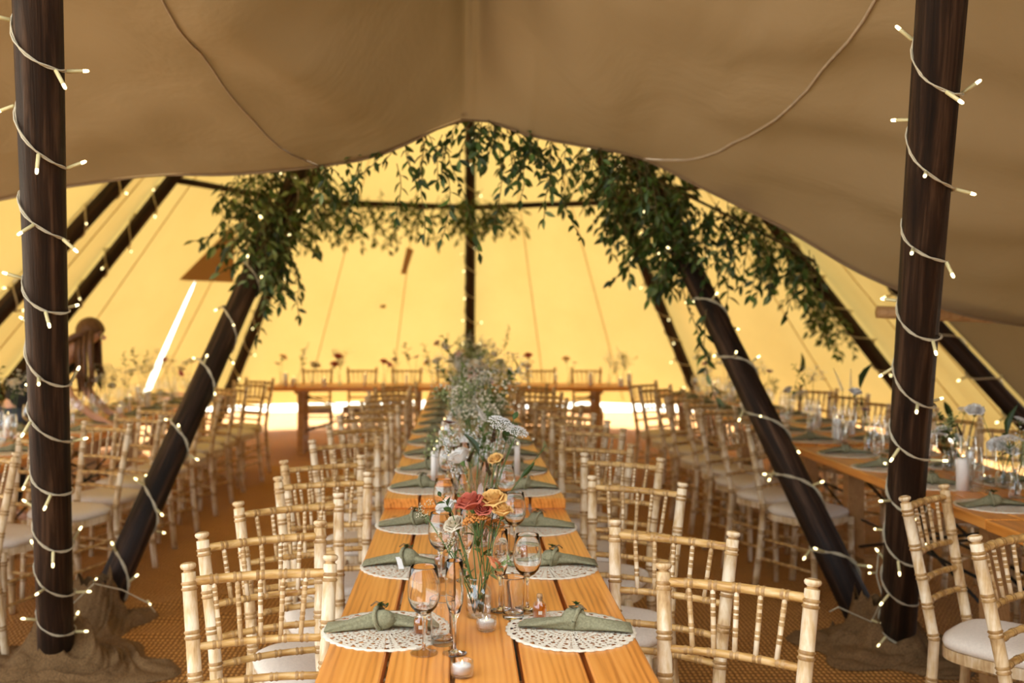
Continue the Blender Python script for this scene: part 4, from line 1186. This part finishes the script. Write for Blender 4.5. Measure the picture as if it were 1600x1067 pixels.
FL = {'coral': (rose('petal_coral'), 'coral rose'), 'yellow': (rose('petal_yellow'), 'soft yellow rose'), 'cream': (rose('petal_cream'), 'cream rose'), 'white': (rose('petal_white'), 'white rose'),
      'peach': (rose('petal_peach'), 'ruffled peach bloom'), 'blush': (rose('petal_blush'), 'blush rose'), 'mauve': (daisy('petal_mauve', 12, 0.030, 'petal_burgundy'), 'mauve scabious'),
      'pink': (rose('petal_pink'), 'deep pink rose'), 'orange': (cluster('petal_orange', 0.032, 110, 0.0033), 'orange flower cluster'), 'umbel': (cluster('petal_white', 0.055, 130, 0.0038, 0.35), 'white lacy umbel'),
      'gyp': (airy('petal_white', 0.075, 90, 0.0040, 1), 'airy white baby\'s breath'), 'gyp2': (airy('petal_cream', 0.085, 80, 0.0048, 5), 'airy cream filler flower'), 'greenspray': (airy('petal_green', 0.08, 80, 0.0045, 9), 'pale green seed spray'),
      'spike': (spike('petal_white'), 'pale flower spike'), 'seed': (spike('seed_brown', 0.05, 40, 0.005, 0.0032), 'brown seed head'), 'burg': (daisy('petal_burgundy', 12, 0.028, 'seed_brown'), 'burgundy bloom'),
      'leafy': (foliage('leaf_mid'), 'small-leaved green spray'), 'leafpale': (foliage('leaf_pale', 12, 0.14, 0.032), 'variegated leaf spray'), 'leafdark': (foliage('leaf_dark', 6, 0.14, 0.06, 0.55), 'dark leaf spray'), 'blade': (blade('leaf_dark'), 'long dark green leaf')}
FLNAME = {'coral': 'rose', 'yellow': 'rose', 'cream': 'rose', 'white': 'rose', 'blush': 'rose', 'pink': 'rose', 'peach': 'ruffled_flower', 'mauve': 'scabious', 'orange': 'flower_cluster', 'umbel': 'lace_flower', 'gyp': 'filler_flower',
          'gyp2': 'filler_flower', 'greenspray': 'seed_spray', 'spike': 'flower_spike', 'seed': 'cattail', 'burg': 'dark_flower', 'leafy': 'leaf_sprig', 'leafpale': 'leaf_sprig', 'leafdark': 'leaf_sprig', 'blade': 'aspidistra'}
def flower(kind, base, head, where, group, sc=1.0, leaves=1):
    base = Vector(base); head = Vector(head); d = head - base; ln = d.length
    t = thing(FLNAME[kind], FL[kind][1] + ' ' + where, 'flower', base, (0, 0, 0), group)
    t.rotation_euler = d.to_track_quat('Z', 'Y').to_euler()
    sc *= KT; part('stem', STEM, t, scale=(1, 1, ln))
    zs = 1.45 if FLNAME[kind] == 'rose' else 1.0
    part('bloom', FL[kind][0], t, loc=(0, 0, ln), scale=(sc, sc, sc * zs), rot=(random.uniform(-.5, .5), random.uniform(-.5, .5), random.uniform(0, 6)))
    for k in range(leaves):
        q = random.uniform(0.55, 0.9)
        part('leaf', LEAF['leaf_mid' if random.random() < .5 else 'leaf_pale'], t, loc=(0, 0, ln * q), scale=(0.031,) * 3, rot=(random.uniform(.3, .9), 0, random.uniform(0, 6)))
    return t
def vase(kind, p, label, group):
    t = thing('flower_vase', label, 'vase', p, group=group, scale=(KT,) * 3)
    part('vase_glass', VASES[kind], t); part('water', WAT[kind], t)
    return t
def stemset(kind, p, flowers, where, group, rn):
    """flowers: (kind, dx, dy, height above table, scale)"""
    h, r = VH[kind]; r *= KT
    for k, (fk, dx, dy, hh, sc) in enumerate(flowers):
        dx *= KT; dy *= KT; hh *= KT
        a = rn.uniform(0, 6.28); b = Vector((p[0] + 0.5 * r * cos(a), p[1] + 0.5 * r * sin(a), p[2] + 0.012))
        flower(fk, b, Vector((p[0] + dx, p[1] + dy, p[2] + hh)), where, group, sc, 1 if fk in ('coral', 'yellow', 'cream', 'white', 'blush', 'pink', 'peach', 'mauve') else 0)
rn = random.Random(77)
# nearest jar
V1 = pix(748, 962, T1Z)
vase('jar', V1, 'clear glass jar with coral and yellow blooms beside the tealight', 'flower vases')
def head_at(px, py, D): return pixd(px, py, D)
W1 = 'in the clear jar beside the tealight'
for fk, px, py, sc, lv in (('coral', 738, 795, 1.15, 1), ('yellow', 772, 790, 1.1, 1), ('yellow', 784, 806, 0.85, 0), ('cream', 714, 826, 0.9, 0), ('orange', 744, 816, 1.25, 0), ('orange', 772, 822, 1.0, 0), ('peach', 770, 886, 0.85, 0), ('coral', 756, 800, 0.7, 0), ('gyp2', 700, 850, 0.4, 0),
                           ('leafy', 752, 872, 0.9, 0), ('leafy', 730, 905, 0.7, 0), ('leafpale', 742, 918, 0.85, 0), ('leafpale', 762, 900, 0.8, 0), ('gyp2', 664, 803, 0.35, 0), ('leafdark', 706, 800, 0.5, 0)):
    b = Vector((V1.x + rn.uniform(-.016, .016), V1.y + rn.uniform(-.016, .016), T1Z + 0.01))
    flower(fk, b, head_at(px, py, KT * (2.86 + rn.uniform(-.04, .04))), W1, 'flowers in the near jar', sc, lv)
W2 = 'in the tall cylinder vase'
V2 = Vector((0.075 * KT, 3.78 * KT, T1Z))
vase('cylinder', V2, 'tall clear cylinder vase with long green stems', 'flower vases')
for fk, px, py, sc in (('blade', 748, 712, 0.62), ('blade', 812, 748, 0.55), ('seed', 770, 690, 1.3), ('seed', 732, 720, 1.2), ('seed', 762, 735, 1.1), ('seed', 766, 742, 1.1), ('spike', 712, 745, 1.3), ('umbel', 782, 662, 0.9), ('umbel', 808, 674, 0.8), ('umbel', 800, 690, 0.6),
                       ('leafdark', 790, 690, 0.9), ('white', 722, 722, 1.3), ('yellow', 776, 722, 0.8), ('greenspray', 850, 700, 0.3)):
    b = Vector((V2.x + rn.uniform(-.02, .02), V2.y + rn.uniform(-.02, .02), T1Z + 0.012))
    flower(fk, b, head_at(px, py, KT * (3.78 + rn.uniform(-.08, .05))), W2, 'flowers in the tall cylinder vase', sc, 0)
for (x, y, z, kinds) in ((-0.02, 3.35, T1Z, (('white', -0.02, 0.0, 0.20, 1.2), ('leafpale', 0.03, 0, 0.16, 0.9))), (0.05, 4.3, T1Z, (('gyp', 0, 0, 0.30, 1.0), ('cream', -0.04, 0, 0.26, 1.0), ('leafy', 0.05, 0, 0.26, 1)))):
    x *= KT; y *= KT
    vase('bud', (x, y, z), 'slim bud vase between tall cylinder vase and place settings', 'flower vases')
    stemset('bud', (x, y, z), kinds, 'in a slim bud vase near the tall cylinder vase', 'flowers near the cylinder vase', rn)
POOL = ['gyp', 'greenspray', 'gyp2', 'greenspray', 'umbel', 'cream', 'white', 'blush', 'leafy', 'leafpale', 'mauve', 'spike', 'gyp2', 'burg', 'leafdark', 'white']
y = 4.72; vi = -1
while y < 10.9:
    vi += 1
    x = TX + rn.uniform(-0.10, 0.08); kd = rn.choice(['jar', 'bottle', 'bud', 'cylinder' if rn.random() < .4 else 'bottle'])
    vase(kd, (x, KT * y, T2Z), ORD[vi] + ' clear flower vase down the centre row, counting from the raised board', 'centre row vases')
    tall = 0.30 + 0.16 * min(1, (y - 4.7) / 3.0)
    fls = []
    for k in range(rn.choice((5, 5, 6))):
        hh = tall * rn.uniform(0.55, 1.18); sp = 0.42 * hh
        fls.append((rn.choice(POOL), rn.gauss(0, sp * .55), rn.gauss(0, sp * .5), hh, rn.uniform(1.1, 1.6)))
    stemset(kd, (x, KT * y, T2Z), fls, 'in the ' + ORD[vi] + ' vase down the centre row from the raised board', 'centre row flowers', rn)
    y += rn.uniform(0.24, 0.34)
for k, (px, py) in enumerate(((678, 752), (682, 738), (690, 712), (694, 694), (808, 742))):
    p = pix(px, py, T2Z); candle('slim', p, ORD[k] + ' slim white candle on the centre row from the raised board' if k < 4 else 'slim white candle alone on the spreader bar side of the centre row', 'centre row candles')
for k in range(8): tealight((TX + rn.choice((-0.11, 0.10)), KT * (4.95 + 0.7 * k), T2Z), ORD[k] + ' lit tealight down the centre row beyond the raised board', 'centre row tealights')
# side rows
def side_row(xc, label, grp, ys, z0, kinds):
    for vi, y in enumerate(ys):
        z = z0 + (0.012 if (xc > 0 and y > 6.72) else 0); y *= KT
        x = xc + rn.uniform(-.06, .06); kd = rn.choice(['jar', 'bottle', 'bud'])
        vase(kd, (x, y, z), ORD[vi] + ' clear flower vase ' + label, grp + ' vases')
        fls = []
        for k in range(rn.choice((3, 4, 4))):
            hh = rn.uniform(0.22, 0.42); fls.append((rn.choice(kinds), rn.gauss(0, .06), rn.gauss(0, .05), hh, rn.uniform(0.9, 1.3)))
        stemset(kd, (x, y, z), fls, 'in the ' + ORD[vi] + ' vase ' + label, grp + ' flowers', rn)
        if rn.random() < 0.7: candle(rn.choice(['pillar', 'slim', 'short']), (x + rn.choice((-.12, .12)), y + 0.2, z), 'white candle beside the ' + ORD[vi] + ' vase ' + label, grp + ' candles')
side_row(RX, 'of the glass-crowded table', 'glass-crowded table', [4.75, 5.12, 5.9, 6.35, 7.0, 7.5, 8.0, 8.6, 9.2, 9.8, 10.5, 11.1], T1Z, ['white', 'gyp', 'blush', 'leafdark', 'leafy', 'umbel', 'mauve', 'spike', 'greenspray', 'white', 'blade', 'seed'])
side_row(LX, 'of the bending woman\'s table', 'woman\'s table', [4.8, 5.3, 5.9, 6.5, 7.0, 8.3, 8.8, 9.3, 9.9, 10.5, 11.1], T1Z, ['white', 'gyp', 'pink', 'leafy', 'gyp2', 'cream', 'umbel', 'leafdark', 'gyp'])
# explicit pieces on the right table next to the upright pole
WP = 'in a square jar beside the upright pole with lights'
for px, py, kd in ((1568, 762, 'jar'), (1483, 735, 'jar')):
    p = pix(px, py, T1Z); vase(kd, p, 'clear jar of white blooms beside the upright pole with lights', 'pole side jars')
    stemset(kd, p, [('white', -0.03, 0, 0.20, 1.3), ('white', 0.04, 0.0, 0.17, 1.0), ('leafdark', 0.0, 0.02, 0.16, 0.9), ('seed', -0.08, 0.05, 0.36, 1.0), ('blade', 0.03, 0.02, 0.26, 1.0), ('umbel', 0.09, 0.0, 0.34, .7)], WP, 'flowers in the pole side jars', rn)
candle('pillar', pix(1307, 690, T1Z), 'thick white candle at the bare end of the pine table by the upright pole', 'glass-crowded table candles')
tealight(pix(1538, 752, T1Z), 'tealight beside the jars of white blooms by the upright pole', 'tealights')
# head table
WH = 'on the head table against the glowing canvas'
for vi, (px, kinds) in enumerate(((436, ('orange', 'burg')), (463, ('spike', 'leafy')), (487, ('mauve', 'cream')), (533, ('coral', 'gyp2', 'coral')), (600, ('pink', 'coral')), (618, ('mauve', 'leafy')), (648, ('mauve', 'leafdark')), (676, ('orange', 'leafy')), (825, ('coral', 'cream', 'burg')), (890, ('orange', 'mauve')), (952, ('spike', 'gyp')), (988, ('greenspray', 'spike')))):
    x = KT * (px - CX) * 12.6 / F; p = (x, KT * 12.6 + rn.uniform(-.12, .12), 0.765)
    if x > 1.82: p = (1.80, p[1], 0.765)
    vase('bud', p, ORD[vi] + ' small bud vase from the free white-candle end of the head table', 'head table vases')
    stemset('bud', p, [(k, rn.gauss(0, .05), 0, rn.uniform(0.22, 0.36), rn.uniform(1.3, 1.8)) for k in kinds], 'in the ' + ORD[vi] + ' bud vase along the head table', 'head table flowers', rn)
for vi, (px, kd) in enumerate(((447, 'pillar'), (459, 'short'), (508, 'short'), (571, 'slim'), (636, 'slim'), (795, 'pillar'), (868, 'slim'), (922, 'pillar'), (968, 'short'), (982, 'pillar'))):
    candle(kd, (KT * (px - CX) * 12.55 / F, KT * 12.5 + rn.uniform(-.06, .06), 0.765), ORD[vi] + ' white candle along the head table from its free end', 'head table candles')

# ------------------------------------------------------------------ burlap around the pole feet
def burlap(label, c, rad, h, seed, ex=(1, 1)):
    m = MB()
    def P(u, v):
        a = 2 * pi * u; q = v ** 0.9
        edge = 1 + 0.25 * noise.noise((cos(a) * 1.3 + seed, sin(a) * 1.3, 0)) + 0.10 * sin(5 * a + seed)
        r = (0.075 + (rad - 0.075) * q) * (edge if v > 0.05 else 1)
        x, y = r * cos(a) * ex[0], r * sin(a) * ex[1]
        w = noise.noise((x * 2.6 + seed, y * 2.6, 1.0)) * 3.2 + noise.noise((x * 6 + seed, y * 6, 4.0)) * 0.9
        ridge = 1 - abs(sin(r * 15 + a * 1.5 + w * 1.6)) ** 0.6
        env = (1 - q) ** 0.45
        z = h * max(0, 1 - q * 2.6) ** 1.5 + env * (0.025 + 0.105 * ridge * (0.6 + 0.5 * noise.noise((x * 3, y * 3, seed)))) 
        z += env * (0.022 * abs(sin(r * 61 + a * 5 + w * 5)) + 0.02 * abs(noise.noise((x * 16, y * 16, seed))))
        if v > 0.97: z = 0.004
        return Vector((x, y, max(0.004, z)))
    m.grid(P, 220, 70)
    o = obj('burlap_wrap', m.mesh('burlap_wrap', 'burlap'), None, (c[0], c[1], 0))
    return tag(o, label, 'cloth', 'burlap wraps')
burlap('crumpled burlap heaped round the foot of the upright pole near the slanting leafy pole', (-1.75, 4.32), 0.43, 0.17, 2.3, (1.05, 0.8))
burlap('crumpled burlap bundled round the foot of the leafy slanting pole', (BASES[0][0], BASES[0][1] - 0.02), 0.26, 0.18, 5.1)
burlap('crumpled burlap heaped round the foot of the upright pole by the bare-ended table', (1.95, 4.54), 0.38, 0.17, 7.7, (1.0, 0.85))
burlap('crumpled burlap bundled round the foot of the slanting pole by round-seated chairs', (BASES[8][0] - 0.03, BASES[8][1] - 0.02), 0.22, 0.16, 9.4)

# ------------------------------------------------------------------ the woman leaning over the table
def skin_mesh(name, verts, edges, radii, mat, root=0, sub=2):
    me = bpy.data.meshes.new(name); me.from_pydata([tuple(v) for v in verts], edges, []); me.update()
    o = bpy.data.objects.new(name, me); COL.objects.link(o)
    sk = o.modifiers.new('skin', 'SKIN'); sk.use_smooth_shade = True
    for i, r in enumerate(radii):
        sv = me.skin_vertices[0].data[i]; sv.radius = r if isinstance(r, tuple) else (r, r); sv.use_root = (i == root)
    ss = o.modifiers.new('sub', 'SUBSURF'); ss.levels = sub; ss.render_levels = sub
    me.materials.append(MATS[mat])
    return o
PO = Vector((-3.46, 7.75, 0)) * U; HX = -0.10
person = thing('person', 'long-haired woman in a black top bending over the glass-laden table', 'person', PO, scale=(U,) * 3)
V = []; E = []; RR = []
def jv(x, y, z, r, par=None):
    V.append(Vector((x, y, z))); RR.append(r); i = len(V) - 1
    if par is not None: E.append((par, i))
    return i
pel = jv(0, 0, 0.93, (0.15, 0.12))
sp1 = jv(0.10, 0, 1.06, (0.125, 0.10), pel); sp2 = jv(0.25, 0, 1.19, (0.145, 0.105), sp1); sp3 = jv(0.39, 0, 1.31, (0.14, 0.095), sp2)
nk = jv(0.455, 0, 1.39, 0.052, sp3); nk2 = jv(0.50, -0.005, 1.43, 0.050, nk)
hd = jv(0.64 + HX, -0.01, 1.46, (0.082, 0.080), nk2); hd2 = jv(0.70 + HX, -0.01, 1.515, (0.085, 0.088), hd); hd3 = jv(0.725 + HX, -0.01, 1.565, (0.055, 0.06), hd2)
for s in (-1, 1):
    hp = jv(-0.01, s * 0.10, 0.88, 0.088, pel); kn = jv(-0.03, s * 0.11, 0.49, 0.055, hp); an = jv(-0.08, s * 0.11, 0.09, 0.038, kn); jv(0.06, s * 0.12, 0.045, 0.036, an)
    sh = jv(0.40, s * 0.165, 1.27, 0.055, sp3); el = jv(0.49, s * 0.20, 1.02, 0.042, sh); wr = jv(0.66, s * 0.17, 0.875, 0.027, el); pm = jv(0.73, s * 0.165, 0.845, (0.034, 0.016), wr)
    for k in range(4):
        f1 = jv(0.785, s * (0.165 + 0.018 * (k - 1.5)), 0.83, 0.0085, pm); jv(0.825 - 0.006 * abs(k - 1.3), s * (0.165 + 0.020 * (k - 1.5)), 0.808, 0.0075, f1)
    th1 = jv(0.735, s * 0.128, 0.835, 0.0095, pm); jv(0.768, s * 0.112, 0.818, 0.008, th1)
body = skin_mesh('body', V, E, RR, 'skin'); body.parent = person
top = skin_mesh('black_top', [(-0.01, 0, 0.92), (0.10, 0, 1.07), (0.25, 0, 1.195), (0.38, 0, 1.30), (0.43, 0, 1.335)], [(0, 1), (1, 2), (2, 3), (3, 4)], [(0.20, 0.17), (0.165, 0.13), (0.18, 0.135), (0.168, 0.118), (0.11, 0.09)], 'black_fabric'); top.parent = person
tv = [(0, 0, 0.97), (0, 0, 0.90)]; te = [(0, 1)]; tr_ = [(0.19, 0.165), (0.19, 0.165)]
for s in (-1, 1):
    b = len(tv); tv += [(-0.01, s * 0.10, 0.80), (-0.03, s * 0.11, 0.49), (-0.08, s * 0.11, 0.14)]; te += [(1, b), (b, b + 1), (b + 1, b + 2)]; tr_ += [0.125, 0.085, 0.065]
trs = skin_mesh('trousers', tv, te, tr_, 'denim'); trs.parent = person
# hair: cap over the skull, long locks hanging beside the face and over the shoulder
mh = MB()
def HP(u, v):
    a = 2 * pi * u; b = pi * 0.62 * v
    c = Vector((0.680 + HX, -0.01, 1.515)); ax = Vector((-0.45, 0, 0.9)).normalized(); e1 = Vector((0.9, 0, 0.45)).normalized(); e2 = Vector((0, 1, 0))
    rr = 0.108 * (1 + 0.03 * sin(9 * a))
    return c + ax * cos(b) * rr * 1.05 + (e1 * cos(a) * 1.0 + e2 * sin(a) * 0.92) * sin(b) * rr
mh.grid(HP, 28, 12)
rh = random.Random(4)
for k in range(46):
    a = rh.uniform(0, 2 * pi); fr = cos(a)
    p0 = HP(a / (2 * pi), 0.85)
    if fr > 0.45: continue
    if rh.random() < 0.5:
        pts = [p0, p0 + Vector((-0.10, 0.0, -0.03)), p0 + Vector((-0.22, rh.uniform(-.05, .05), -0.11)), p0 + Vector((-0.33 + rh.uniform(-.04, .04), rh.uniform(-.08, .08), -0.21 + rh.uniform(-.03, .03)))]
        mh.tube(pts, [0.022, 0.026, 0.022, 0.006], 6)
    else:
        s = -1 if p0.y < -0.01 else 1
        pts = [p0, p0 + Vector((0.0, s * 0.02, -0.12)), p0 + Vector((0.01, s * 0.025, -0.26)), p0 + Vector((0.02 + rh.uniform(-.03, .03), s * 0.02, -0.42 + rh.uniform(-.06, .06)))]
        mh.tube(pts, [0.020, 0.020, 0.015, 0.004], 6)
obj('hair', mh.mesh('hair', 'hair_brown'), person)
mf = MB()
for s in (-1, 1): mf.ball((0.765 + HX, -0.01 + s * 0.032, 1.492), 0.009, 8, 0)
obj('eyes', mf.mesh('eyes', 'black_fabric'), person)
mf = MB(); mf.ball((0.785 + HX, -0.01, 1.468), 0.016, 8, 0, (1.2, 0.8, 1.2)); obj('nose', mf.mesh('nose', 'skin'), person)
mf = MB(); mf.ball((0.762 + HX, -0.01, 1.425), 0.016, 8, 0, (0.6, 1.3, 0.35)); obj('mouth', mf.mesh('mouth', 'petal_coral'), person)
